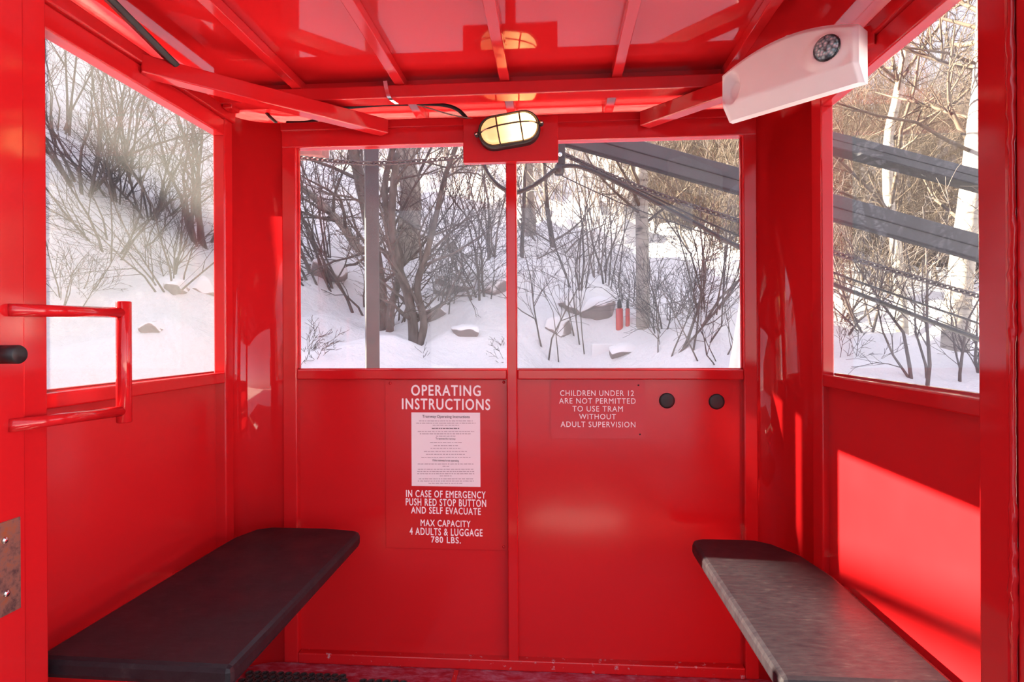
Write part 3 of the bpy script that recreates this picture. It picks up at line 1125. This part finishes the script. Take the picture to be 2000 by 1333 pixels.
ra, zt_a = rail('rail_beam', 2.9, on_y(1450, 330, 2.9), on_y(1905, 456, 2.9), 0.112, 0.035, -2.0, 5.4,
                'dark steel rail beam close behind the cabin crossing the upper back window and the side window')
rb, zt_b = rail('rail_beam', 4.4, on_y(1615, 254, 4.4), on_y(1905, 329, 4.4), 0.105, 0.14, -2.0, 7.5,
                'dark steel rail beam farther off, crossing high in the side window only')
po = empty('support_post', (-0.916, 2.95, ground_z(-0.916, 2.95)), 'dark grey steel post standing behind the back window with a tan lit side', 'post')
pm = Matrix.Translation((-0.920, 2.955, 0)) @ Matrix.Rotation(math.radians(24), 4, 'Z')
MB().box(-0.033, 0.033, -0.026, 0.026, ground_z(-0.916, 2.95) - 0.2, zt_a(-0.92) - 0.115, pm).build('post_shaft', 'steel', po, 0.003)
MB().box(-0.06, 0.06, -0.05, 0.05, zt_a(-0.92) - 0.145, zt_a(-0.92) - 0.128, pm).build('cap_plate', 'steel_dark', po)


def chain(path, name, label, pitch=0.026, wire=0.0042):
    P = spline(path, 12)
    d = [0.0]
    for a_, b2 in zip(P, P[1:]):
        d.append(d[-1] + (b2 - a_).length)
    mb = MB()
    s = 0.0
    k = 0
    while s < d[-1]:
        i = max(j for j in range(len(d)) if d[j] <= s)
        i = min(i, len(P) - 2)
        t = (s - d[i]) / max(1e-6, d[i + 1] - d[i])
        p = P[i].lerp(P[i + 1], t)
        dr = (P[i + 1] - P[i]).normalized()
        sd_ = dr.cross(Vector((0, 0.6, 1))).normalized() if k % 2 == 0 else dr.cross(dr.cross(Vector((0, 0.6, 1)))).normalized()
        pts = []
        for q in range(10):
            a_ = 2 * math.pi * q / 10
            pts.append(p + dr * (math.cos(a_) * pitch * 0.72) + sd_ * (math.sin(a_) * pitch * 0.42))
        mb.tube(pts + [pts[0], pts[1]], wire, 5, cap=False)
        s += pitch
        k += 1
    return tag(mb.build(name, 'chain'), label, 'chain', 'steel chains behind the cabin')


br = empty('cable_hanger', on_y(1095, 310, 2.86), 'black hanger bracket below the rail beam where chain and cables meet', 'bracket')
mb = MB(); a = on_y(1087, 278, 2.86); b_ = on_y(1104, 322, 2.86)
mb.box(a.x, b_.x, 2.85, 2.87, b_.z, a.z + 0.12)
mb.build('hanger_plate', 'black', br, 0.002)
mb = MB(); a = on_y(1092, 322, 2.85); b_ = on_y(1092, 342, 2.85)
mb.tube([a, (a + b_) / 2, b_], [0.018, 0.026, 0.020], 10)
mb.build('clamp', 'black', br)
mb = MB(); a = on_y(1094, 303, 2.845)
mb.tube([a, a + Vector((0, -0.012, 0))], 0.010, 10)
mb.build('bolt', 'chrome', br)

chain(on_plane([(560, 305), (625, 312), (720, 319), (830, 314), (905, 305), (1000, 290), (1094, 292)], 2.87), 'chain', 'dark steel chain slung level across the top of the window with the grey post')
chain(on_plane([(1098, 300), (1200, 346), (1320, 392), (1450, 434), (1620, 491), (1760, 534), (1905, 577), (2100, 632)], 2.87), 'chain', 'dark steel chain sloping below the rail beam across birch and side window')


def cable(pts, Y, r, name, label):
    tag(MB().tube(spline(on_plane(pts, Y), 6), r, 8).build(name, 'black'), label, 'cable', 'cables hung behind the cabin')


cable([(942, 262), (943, 310), (952, 338), (975, 364), (1003, 376), (1030, 369), (1062, 349), (1088, 330), (1120, 324), (1170, 340), (1260, 385), (1350, 432), (1450, 486), (1620, 553), (1760, 606), (1905, 661), (2100, 735)],
      2.84, 0.0105, 'power_hose', 'thick black hose dipping below the lamp then sloping under the chain')
cable([(1100, 302), (1180, 338), (1270, 382), (1360, 425), (1450, 464), (1620, 530), (1760, 580), (1905, 630), (2100, 700)], 2.90, 0.0052, 'steel_cable',
      'medium black cable sloping between the chain and the thick hose')
cable([(1030, 300), (1062, 320), (1095, 342), (1170, 378), (1240, 408), (1330, 440), (1450, 480), (1620, 541), (1905, 655)], 2.94, 0.0026, 'thin_wire',
      'thinnest black wire crossing the pale birch trunk below the hose')
a = on_y(578, 262, 2.95); b_ = on_y(636, 308, 2.95)
mb = MB()
vs = [(a.x - .25, 2.9, b_.z - 0.005 + .01), (b_.x, 2.9, b_.z), (b_.x, 2.9, a.z + .1), (a.x - .25, 2.9, a.z + .1)]
vs += [(x, 3.0, z) for x, y, z in vs]
mb.add(vs, [(0, 1, 2, 3), (7, 6, 5, 4), (0, 4, 5, 1), (1, 5, 6, 2), (2, 6, 7, 3), (3, 7, 4, 0)])
tag(mb.build('rail_bracket', plain('faded_red_steel', (0.30, 0.12, 0.11), 0.6, 0, .2), None, 0.004), 'faded red steel bracket holding the end of the level chain', 'bracket')

# ================================================================== OUTSIDE: ROCKS
def rock(p, sx_, sy_, sz_, seed):
    rg = random.Random(seed)
    bm = bmesh.new()
    bmesh.ops.create_icosphere(bm, subdivisions=4, radius=1.0)
    ph = [rg.uniform(0, 6.28) for _ in range(9)]
    cuts = []
    for _ in range(11):
        pd = Vector((rg.gauss(0, 1), rg.gauss(0, 1), rg.gauss(0.1, .7))).normalized()
        cuts.append((pd, rg.uniform(.55, .85)))
    for v in bm.verts:
        c = v.co.copy()
        f = 1 + 0.16 * math.sin(2.3 * c.x + ph[0]) * math.sin(2.1 * c.y + ph[1]) + 0.12 * math.sin(3.6 * c.z + ph[2] + 2 * c.x) + 0.07 * math.sin(6 * c.x + ph[3]) * math.sin(5 * c.y + 4 * c.z + ph[4])
        for pd, pk in cuts:
            e = c.dot(pd) * f
            if e > pk:
                c = c - pd * ((e - pk) * 0.85)
        v.co = Vector((c.x * sx_ * f, c.y * sy_ * f, (c.z * f if c.z < .5 else .5 + (c.z - .5) * .7) * sz_))
    me = bpy.data.meshes.new('snowy_rock')
    bm.to_mesh(me)
    bm.free()
    me.polygons.foreach_set('use_smooth', [True] * len(me.polygons))
    me.materials.append(M['rock'])
    o = bpy.data.objects.new('snowy_rock', me)
    COL.objects.link(o)
    o.location = p + Vector((0, 0, -sz_ * 0.15))
    o.rotation_euler = (0, 0, rg.uniform(0, 3))
    return o


ROCKS = [
    (845, 618, .24, .22, .20, 'snow capped rock just behind the forked stems in the window with the post'),
    (905, 652, .26, .24, .20, 'snow capped rock with dark lower face near the mullion'),
    (880, 560, .42, .35, .28, 'large snow capped boulder upslope of the bare rosette shrub'),
    (960, 566, .30, .3, .22, 'snow capped boulder beside the tufted shrub by the mullion'),
    (1122, 590, .30, .25, .32, 'snowy boulder with a dark hollow face, first past the mullion'),
    (1085, 640, .28, .3, .24, 'low rounded snowy boulder in front of the hollow faced boulder'),
    (1170, 612, .30, .3, .30, 'grey snowy boulder just before the white birch'),
    (1215, 690, .26, .3, .18, 'snowy rock beside the foot of the white birch'),
    (345, 565, .24, .22, .2, 'snowy rock below the dense bush seen through the dusty pane'),
    (400, 560, .30, .3, .24, 'snowy rock against the far edge of the dusty pane'),
    (300, 640, .22, .2, .14, 'half buried snowy rock low in the dusty pane'),
    (640, 530, .40, .4, .25, 'snowy rock beneath the leaning stems at the window edge'),
]
for i, (px, py, a_, b2, c_, lab) in enumerate(ROCKS):
    gp = ground_at(px, py)
    k = 0.62 * max(0.6, gp.y / 6.0)
    tag(rock(gp, a_ * k, b2 * k, c_ * k, i * 7 + 3), lab, 'rock', 'snow capped rocks on the hillside')

# ================================================================== OUTSIDE: TREES AND SHRUBS
def grow(mb, p, d, L, r, depth, rg, nb, ang=(25, 60), sag=0.0, wig=0.18, up=0.0, seg=5):
    pts = [p.copy()]
    rad = [r]
    dirs = [d.copy()]
    cur = d.copy()
    for i in range(seg):
        cur = cur + Vector((rg.gauss(0, wig), rg.gauss(0, wig), rg.gauss(0, wig) - sag + up))
        cur.normalize()
        pts.append(pts[-1] + cur * (L / seg))
        rad.append(max(r * (1 - 0.78 * (i + 1) / seg), 0.0016))
        dirs.append(cur.copy())
    n = 8 if r > 0.03 else 6 if r > 0.014 else 4 if r > 0.006 else 3
    mb.tube(pts, rad, n, cap=False)
    if depth <= 0:
        return
    for k in range(nb[0]):
        t = rg.uniform(0.22, 0.98) * seg
        i = min(int(t), seg - 1)
        q = pts[i].lerp(pts[i + 1], t - i)
        bd = dirs[min(i + 1, seg)]
        ax = bd.orthogonal().normalized()
        ax.rotate(Matrix.Rotation(rg.uniform(0, 2 * math.pi), 3, bd))
        nd = bd.copy()
        nd.rotate(Matrix.Rotation(math.radians(rg.uniform(*ang)), 3, ax))
        rr_ = max(0.0022, rad[i] * rg.uniform(0.42, 0.65))
        grow(mb, q, nd, L * rg.uniform(0.38, 0.68) * (1 - 0.35 * t / seg), rr_, depth - 1, rg, nb[1:] if len(nb) > 1 else nb, ang, sag, wig, up, max(3, seg - 1))


def shrub_mesh(name, seed, H, nst, spread, r, nb, depth, material, lean=(0, 0), sag=0.0, wig=0.16, up=0.04, base=0.12):
    rg = random.Random(seed)
    mb = MB()
    for k in range(nst):
        a_ = rg.uniform(0, 6.283)
        sp = rg.uniform(0.1, 1) * spread
        d = Vector((math.cos(a_) * sp + lean[0], math.sin(a_) * sp + lean[1], 1)).normalized()
        p = Vector((math.cos(a_) * base * rg.random(), math.sin(a_) * base * rg.random(), -0.15))
        grow(mb, p, d, H * rg.uniform(0.6, 1.1), r * rg.uniform(0.6, 1.15), depth, rg, nb, (20, 55), sag, wig, up)
    return mb.build(name, material)


def trunk_tree(name, path, r0, r1, seed, nb, tw, mat_trunk, mat_twig, label, cat='tree', group=None, blen=1.2, start=0.3, depth=2, twr=0.02, ang=(30, 70)):
    P = spline(path, 6)
    base = P[0]
    t_ = empty(name, base, label, cat, group)
    rad = [r0 + (r1 - r0) * i / (len(P) - 1) for i in range(len(P))]
    MB().tube(P, rad, 14).build('trunk', mat_trunk, t_)
    rg = random.Random(seed)
    mb = MB()
    for k in range(nb):
        t = rg.uniform(start, 1.0) * (len(P) - 1)
        i = min(int(t), len(P) - 2)
        q = P[i].lerp(P[i + 1], t - i)
        bd = (P[i + 1] - P[i]).normalized()
        ax = bd.orthogonal().normalized()
        ax.rotate(Matrix.Rotation(rg.uniform(0, 6.283), 3, bd))
        nd = bd.copy()
        nd.rotate(Matrix.Rotation(math.radians(rg.uniform(*ang)), 3, ax))
        grow(mb, q, nd, blen * rg.uniform(0.5, 1.2), min(rad[i] * 0.5, twr * rg.uniform(.6, 1.2)), depth, rg, tw, (25, 60), 0.0, 0.2, 0.03)
    if nb:
        mb.build('branches', mat_twig, t_)
    return t_


def px_path(pts, Y):
    """trunk centre line read off the photo, at its own distance (a number or one per point)"""
    out = []
    for i, (x, y) in enumerate(pts):
        yy = Y if not isinstance(Y, (list, tuple)) else Y[i]
        out.append(on_y(x, y, yy))
    return out


def rooted(pts, Y):
    P = px_path(pts, Y)
    p = P[0].copy()
    p.z = min(p.z, ground_z(p.x, p.y)) - 0.15
    if P[0].z - p.z > 0.05:
        P = [p] + P
    return P


# --- birches
g0 = ground_at(1255, 735)
trunk_tree('birch_tree', rooted([(1255, 735), (1256, 600), (1254, 450), (1253, 330), (1250, 150), (1252, -150)], 5.6), 0.072, 0.045, 21, 9, (6, 5), 'birch', 'twig_tan',
           'white birch with a straight trunk standing behind the back window next to the mullion', start=0.45, blen=1.3)
trunk_tree('birch_tree', rooted([(1762, 765), (1763, 690), (1760, 605), (1751, 490), (1735, 380), (1736, 267), (1752, 190), (1768, 90), (1775, -80), (1770, -350)], 6.0), 0.062, 0.03, 22, 26, (6, 6, 3), 'birch', 'twig_tan',
           'slender birch with a kinked trunk in the middle of the side window', start=0.42, blen=1.6)
trunk_tree('birch_tree', rooted([(1862, 775), (1866, 660), (1876, 540), (1894, 402), (1908, 267), (1924, 100), (1935, -200)], 5.0), 0.108, 0.064, 23, 18, (6, 6, 3), 'birch', 'twig_tan',
           'stoutest birch, leaning past the near edge of the side window', start=0.45, blen=1.5)
# --- grey trunks behind the window with the post
trunk_tree('grey_tree', rooted([(800, 612), (790, 540), (800, 440), (802, 370), (792, 300), (790, 180), (800, 0)], 7.4), 0.17, 0.10, 31, 10, (6, 5), 'trunk_pale', 'twig',
           'thickest pale grey tree trunk behind the window with the post', start=0.35, blen=1.6)
trunk_tree('grey_tree', rooted([(748, 650), (742, 570), (728, 470), (705, 360), (690, 290), (670, 150)], 6.0), 0.075, 0.05, 32, 12, (6, 5), 'trunk', 'twig',
           'dark tree trunk half hidden by the grey steel post, leaning outward', start=0.3, blen=1.3)
trunk_tree('grey_tree', rooted([(808, 683), (806, 630), (795, 570), (778, 520), (765, 430), (775, 300)], 5.2), 0.052, 0.03, 33, 12, (6, 5), 'trunk', 'twig',
           'forked dark stem curving behind the thick pale trunk', start=0.3, blen=1.0)
trunk_tree('grey_tree', rooted([(818, 680), (828, 630), (815, 560), (835, 490), (850, 430), (868, 350), (900, 260)], 5.2), 0.040, 0.018, 34, 14, (6, 5), 'trunk', 'twig',
           'slim dark stem rising toward the lamp from the forked clump', start=0.25, blen=1.0)
trunk_tree('grey_tree', rooted([(762, 612), (775, 560), (782, 500), (760, 440), (752, 360), (770, 280)], 5.8), 0.040, 0.028, 35, 10, (5, 5), 'trunk', 'twig',
           'slim dark stem between the steel post and the thick pale trunk', start=0.3, blen=1.0)
trunk_tree('grey_tree', rooted([(735, 505), (700, 485), (668, 440), (640, 410), (612, 385), (560, 345)], 6.6), 0.055, 0.035, 36, 14, (7, 6), 'trunk_pale', 'twig',
           'arching grey trunk bending down across the window edge behind the post', start=0.2, blen=1.2)
# --- grey trunks behind the window with the beam
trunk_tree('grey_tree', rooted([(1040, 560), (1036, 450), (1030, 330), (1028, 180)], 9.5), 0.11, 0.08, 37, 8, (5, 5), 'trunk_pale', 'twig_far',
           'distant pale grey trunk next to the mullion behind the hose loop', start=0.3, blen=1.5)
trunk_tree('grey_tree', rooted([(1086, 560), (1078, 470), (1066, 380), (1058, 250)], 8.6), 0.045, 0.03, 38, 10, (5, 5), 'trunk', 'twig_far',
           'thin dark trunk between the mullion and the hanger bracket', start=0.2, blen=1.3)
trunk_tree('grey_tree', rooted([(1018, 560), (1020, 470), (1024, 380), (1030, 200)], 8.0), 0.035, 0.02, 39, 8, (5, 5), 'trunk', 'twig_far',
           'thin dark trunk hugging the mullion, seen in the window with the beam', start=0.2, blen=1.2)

# --- shrubs in front, each of its own
SHR = [  # px, py, seed, H, stems, spread, r, nb, depth, mat, lean, label
    (620, 562, 1, 1.9, 4, .25, .016, (7, 5), 2, 'twig', (-.45, .1), 'shrub of dark stems leaning hard to the frame, outermost in the window with the post'),
    (655, 565, 2, 2.1, 4, .25, .018, (7, 5), 2, 'twig', (-.40, .1), 'shrub of leaning dark stems, second from the frame in the window with the post'),
    (708, 612, 3, 1.7, 3, .15, .018, (6, 5), 2, 'twig', (-.42, .0), 'few stemmed leaning shrub touching the grey steel post'),
    (845, 600, 4, .9, 9, .9, .011, (6, 5), 2, 'twig', (.1, 0), 'low bristly dark shrub among the rocks under the thick trunk'),
    (952, 585, 5, 1.5, 7, .35, .014, (7, 5), 2, 'twig', (0, 0), 'upright tufted shrub beside the mullion in the window with the post'),
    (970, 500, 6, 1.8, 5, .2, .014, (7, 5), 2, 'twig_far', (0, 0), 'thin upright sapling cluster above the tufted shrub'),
    (600, 690, 7, .5, 8, 1.4, .006, (5, 4), 2, 'twig', (.4, -.2), 'low reddish twigs poking from the snow at the window corner'),
    (820, 700, 8, .28, 3, .6, .004, (4,), 1, 'twig', (.1, 0), 'tiny twig sprig on bare snow below the forked stems'),
    (980, 690, 9, .35, 5, .8, .004, (4, 3), 2, 'twig', (-.2, 0), 'small twig sprig on the snow beside the mullion foot'),
    (1080, 690, 10, 1.5, 3, .22, .012, (7, 5), 2, 'twig', (-.05, 0), 'slender shrub rising from the lower corner by the mullion'),
    (1145, 680, 11, 1.6, 3, .2, .012, (6, 5), 2, 'twig', (.02, 0), 'slender dark shrub midway between mullion and birch'),
    (1130, 565, 12, 2.4, 6, .22, .013, (6, 5), 2, 'twig', (.05, 0), 'tall thin stems above the hollow faced boulder'),
    (1165, 545, 13, 2.2, 6, .25, .013, (6, 5), 2, 'twig_far', (.08, 0), 'tall thin stems just short of the birch'),
    (1300, 640, 14, 1.0, 16, 1.5, .010, (7, 5), 2, 'dark_den', (.0, -.2), 'dark tangled thicket in a snow hollow beyond the birch'),
    (1332, 690, 15, 2.2, 5, .35, .016, (8, 6), 2, 'twig', (.75, 0), 'shrub of stems sweeping up toward the cabin corner'),
    (1295, 705, 16, 1.4, 3, .25, .009, (7, 5), 2, 'twig', (.15, 0), 'thin twiggy shrub directly beyond the birch foot'),
    (1405, 705, 17, 1.2, 4, .4, .010, (7, 5), 2, 'twig', (-.2, 0), 'twiggy shrub lowest in the corner of the beam window'),
    (1225, 600, 18, .9, 8, .7, .009, (6, 5), 2, 'twig', (0, 0), 'grey tufted shrub right behind the birch trunk'),
    (165, 372, 41, 1.9, 9, .7, .020, (6, 5), 2, 'twig', (-.1, 0), 'spiky dark shrub high in the dusty pane'),
    (395, 480, 42, 2.0, 9, .5, .022, (7, 6), 2, 'twig', (.0, 0), 'dark many stemmed shrub at the far edge of the dusty pane'),
    (215, 500, 43, 1.7, 8, 1.2, .014, (7, 6), 2, 'twig', (.1, 0), 'arching shrub at mid height in the dusty pane'),
    (330, 560, 44, 1.6, 12, 1.2, .013, (8, 6), 2, 'twig', (-.3, 0), 'dense bush low against the rocks in the dusty pane'),
    (130, 600, 45, 1.2, 7, 1.0, .010, (6, 5), 2, 'twig', (.1, 0), 'thin shrub behind the top of the grab handle'),
    (290, 420, 46, 1.3, 16, 1.0, .014, (7, 5), 2, 'dark_den', (.2, 0), 'dark brown low thicket on the bank in the dusty pane'),
    (230, 385, 47, 1.1, 14, 1.0, .013, (7, 5), 2, 'dark_den', (.2, 0), 'smaller brown thicket upslope on the bank in the dusty pane'),
    (1640, 640, 51, 1.6, 6, .5, .014, (7, 6), 2, 'twig', (.3, 0), 'dark shrub at the far edge of the side window under the hose'),
    (1690, 640, 52, 1.5, 6, .6, .016, (7, 5), 2, 'twig', (-.5, 0), 'broken dark stems before the kinked birch'),
    (1810, 745, 53, 1.7, 4, .2, .020, (7, 6), 2, 'twig', (.05, 0), 'dark upright stems between the two birches of the side window'),
    (1900, 740, 54, 1.6, 5, .4, .016, (8, 6), 2, 'twig', (.1, 0), 'dark shrub beyond the stout birch at the door post'),
    (1650, 700, 55, .7, 4, .9, .007, (5, 4), 2, 'twig', (.6, 0), 'low arching twigs on the snow in the side window corner'),
    (640, 520, 61, 2.6, 8, .45, .013, (9, 7), 2, 'twig', (-.35, 0), 'wide thicket of fine twigs filling the top corner above the leaning stems'),
    (770, 640, 62, 1.9, 6, .35, .011, (8, 6), 2, 'twig', (.05, 0), 'fine twigged shrub between the steel post and the forked clump'),
    (880, 600, 63, 1.7, 5, .5, .010, (8, 6), 2, 'twig', (.15, 0), 'open spreading shrub between the thick trunk and the mullion'),
    (1190, 560, 64, 2.3, 6, .3, .011, (8, 6), 2, 'twig', (.1, 0), 'wispy tall shrub crossing in front of the birch trunk'),
    (1390, 600, 65, 2.1, 8, .5, .011, (9, 7), 2, 'twig_tan', (.1, 0), 'brownish thicket just under the thick hose at the corner'),
    (240, 330, 66, 2.4, 9, .5, .014, (9, 7), 2, 'twig', (.0, 0), 'tall thicket along the top of the dusty pane'),
    (120, 250, 67, 2.2, 8, .5, .014, (9, 7), 2, 'twig', (.1, 0), 'thicket highest in the near corner of the dusty pane'),
]
for px, py, seed, H, ns, sp, r, nb, dp, mt, ln, lab in SHR:
    gp = ground_at(px, py)
    k = max(0.55, gp.y / 6.0)
    o = shrub_mesh('bare_shrub', seed, H * k, ns, sp, r * k ** 0.7, nb, dp, mt, ln)
    o.location = gp
    tag(o, lab, 'shrub', 'bare shrubs near the cabin')

# --- background growth: a few kinds, copied over the slope
protoA = shrub_mesh('leafless_brush', 101, 2.6, 20, .75, .013, (10, 8), 2, 'twig_tan', (0, 0), 0.0, .22, .02, .5)
protoB = shrub_mesh('leafless_brush', 102, 3.4, 18, .55, .015, (10, 8), 2, 'twig_tan', (.1, 0), 0.0, .22, .02, .6)
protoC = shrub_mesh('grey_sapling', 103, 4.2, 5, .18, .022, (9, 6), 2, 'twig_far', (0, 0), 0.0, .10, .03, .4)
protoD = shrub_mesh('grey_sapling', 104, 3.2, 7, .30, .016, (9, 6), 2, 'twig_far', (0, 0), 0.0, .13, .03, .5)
protoE = shrub_mesh('sunlit_brush', 105, 4.6, 12, .6, .026, (10, 8), 2, 'twig_tan', (0, 0), 0.0, .22, .02, .7)
first = {}


def scatter(proto, spots, label, cat, group, seed):
    rg = random.Random(seed)
    for x, y, s in spots:
        if proto.name not in first:
            o = proto
            first[proto.name] = 1
        else:
            o = proto.copy()
            COL.objects.link(o)
        o.location = (x, y, ground_z(x, y) - 0.05)
        o.rotation_euler = (rg.uniform(-.06, .06), rg.uniform(-.06, .06), rg.uniform(0, 6.28))
        o.scale = (s, s, s * rg.uniform(.85, 1.15))
        tag(o, label, cat, group)


rg = random.Random(77)


def field(n, xr, yr, test=None, smin=.8, smax=1.2):
    out = []
    while len(out) < n:
        x = rg.uniform(*xr); y = rg.uniform(*yr)
        if test is None or test(x / y, y):
            out.append((x, y, rg.uniform(smin, smax)))
    return out


scatter(protoA, field(46, (2.2, 11), (7.2, 14), lambda t, y: .16 < t < .80 and (t > .42 or y > 10)), 'tan leafless brush crowding the slope behind the rail beams', 'brush', 'tan brush behind the rail beams', 1)
scatter(protoB, field(36, (2.5, 14), (9.5, 18), lambda t, y: .14 < t < .80), 'tan leafless brush crowding the slope behind the rail beams', 'brush', 'tan brush behind the rail beams', 2)
scatter(protoE, field(30, (4, 22), (14, 26), lambda t, y: .22 < t < .85, .5, .75), 'tall tan brush tops rising against the sky beyond the side window', 'brush', 'tall brush against the sky', 3)
scatter(protoC, field(26, (-26, -5), (11, 28), lambda t, y: -.98 < t < -.42), 'grey leafless saplings on the upper slope seen through the dusty pane', 'sapling', 'saplings above the dusty pane', 4)
scatter(protoD, field(34, (-6, 2), (10.5, 20), lambda t, y: -.46 < t < .14), 'thin grey saplings on the snowy slope behind the back windows', 'sapling', 'saplings behind the back windows', 5)

# --- behind the viewpoint: deck, snow patch and house added to shape shade and reflections
dk = empty('reflection_deck', (0, -1.2, FZ - 0.06), 'grey timber deck added in front of the cabin doorway to darken reflections', 'deck')
for i in range(22):
    y = 0.84 - 0.145 * i
    MB().box(-1.4, 1.5, y - 0.14, y, FZ - 0.11, FZ - 0.06).build('deck_board', 'deck_wood', dk)
pk = MB()  # snow added for the bright stripe it reflects in the back wall
pk.prism([(-0.14, 0.10), (0.40, 0.06), (0.44, 0.36), (0.10, 0.44), (-0.12, 0.38)], FZ - 0.06, FZ - 0.035)
tag(pk.build('added_snow_patch', 'snow', None, 0.01), 'flat patch of snow added on the deck for a bright reflected stripe', 'snow patch')
st = empty('shade_house', (-8, -5, -0.6), 'dark timber house added out of view to shade the landing', 'building')
MB().box(-10.5, -6.3, -26.0, 0.75, -1.2, 5.6).build('boarded_wall', 'shade_house_wood', st)  # unseen house, added to keep sun off the ground behind the viewpoint
mb = MB()
mb.add([(-10.9, -26.4, 5.6), (-5.9, -26.4, 5.6), (-8.4, -26.4, 7.4), (-10.9, 0.75, 5.6), (-5.9, 0.75, 5.6), (-8.4, 0.75, 7.4)], [(0, 1, 2), (5, 4, 3), (0, 3, 4, 1), (1, 4, 5, 2), (2, 5, 3, 0)])
mb.build('roof', 'snow', st)

# --- small bright things on the snow
for i, (px, w_) in enumerate(((1210, .034), (1226, .021))):  # red posts added in place of a reflection in the pane
    b0 = ground_at(1215, 641)
    q = on_y(px, 640, b0.y)
    tp = on_y(px, 603, b0.y)
    k = empty('pane_reflection_post', (q.x, b0.y, b0.z), ('stout red post standing in for a reflection in the pane, before the birch', 'thinner red post standing in for the pane reflection, touching the stout one')[i], 'post', 'red posts standing in for a pane reflection')
    MB().tube([(q.x, b0.y, b0.z - .3), (q.x, b0.y, tp.z)], w_, 14).build('post_shaft', 'red', k)
    MB().tube([(q.x, b0.y, tp.z), (q.x, b0.y, tp.z + .06), (q.x, b0.y, tp.z + .09)], [w_ * .6, w_ * .6, w_ * .2], 12).build('post_cap', 'black', k)
b0 = ground_at(1180, 695)  # white box added where the snow has a bright patch
a = on_y(1156, 672, b0.y); b_ = on_y(1204, 692, b0.y)
tag(MB().box(a.x, b_.x, b0.y, b0.y + .14, b0.z - .1, a.z).build('bright_patch_box', 'fog_white', None, .01), 'small white box added for a bright patch on the snow beside the birch foot', 'box')
P = [on_y(1436, 745, 2.75), on_y(1441, 690, 2.75), on_y(1449, 600, 2.75), on_y(1455, 530, 2.75)]
P = [Vector((P[0].x - .01, P[0].y, ground_z(P[0].x, P[0].y) - .1))] + P
tag(MB().tube(P, [.042, .036, .028, .014, .006], 12).build('white_pole', 'fog_white'), 'white tapered pole leaning at the lower corner of the beam window', 'pole')

# --- unseen tree added beside the landing, whose bough shades a band of the dusty pane and the sunlit panel
pc = Vector((-1.085, 1.50, 1.462)) - SUN_TRAVEL * 9.2
bough = [Vector((pc.x, pc.y + s, pc.z - 0.198 * s)) for s in (-5.2, -3.5, -1.5, 0, 1.3, 2.2)]
tb = Vector((bough[0].x, bough[0].y - 0.5, ground_z(bough[0].x, bough[0].y - 0.5) - 0.2))
big = empty('shadow_tree', tb, 'broad bare tree added out of view, its level bough casting a shadow band', 'tree')
MB().tube(spline([tb, (tb + bough[0]) / 2 + Vector((0, -.25, 0)), bough[0] + Vector((0, -.3, .6)), bough[0] + Vector((0, -.5, 2.6))], 6), [.17 - .004 * i for i in range(19)], 12).build('trunk', 'trunk', big)
MB().tube(spline([bough[0] + Vector((0, -.3, .05))] + bough, 6), [.07 - .0006 * i for i in range(37)], 10).build('bough', 'trunk', big)
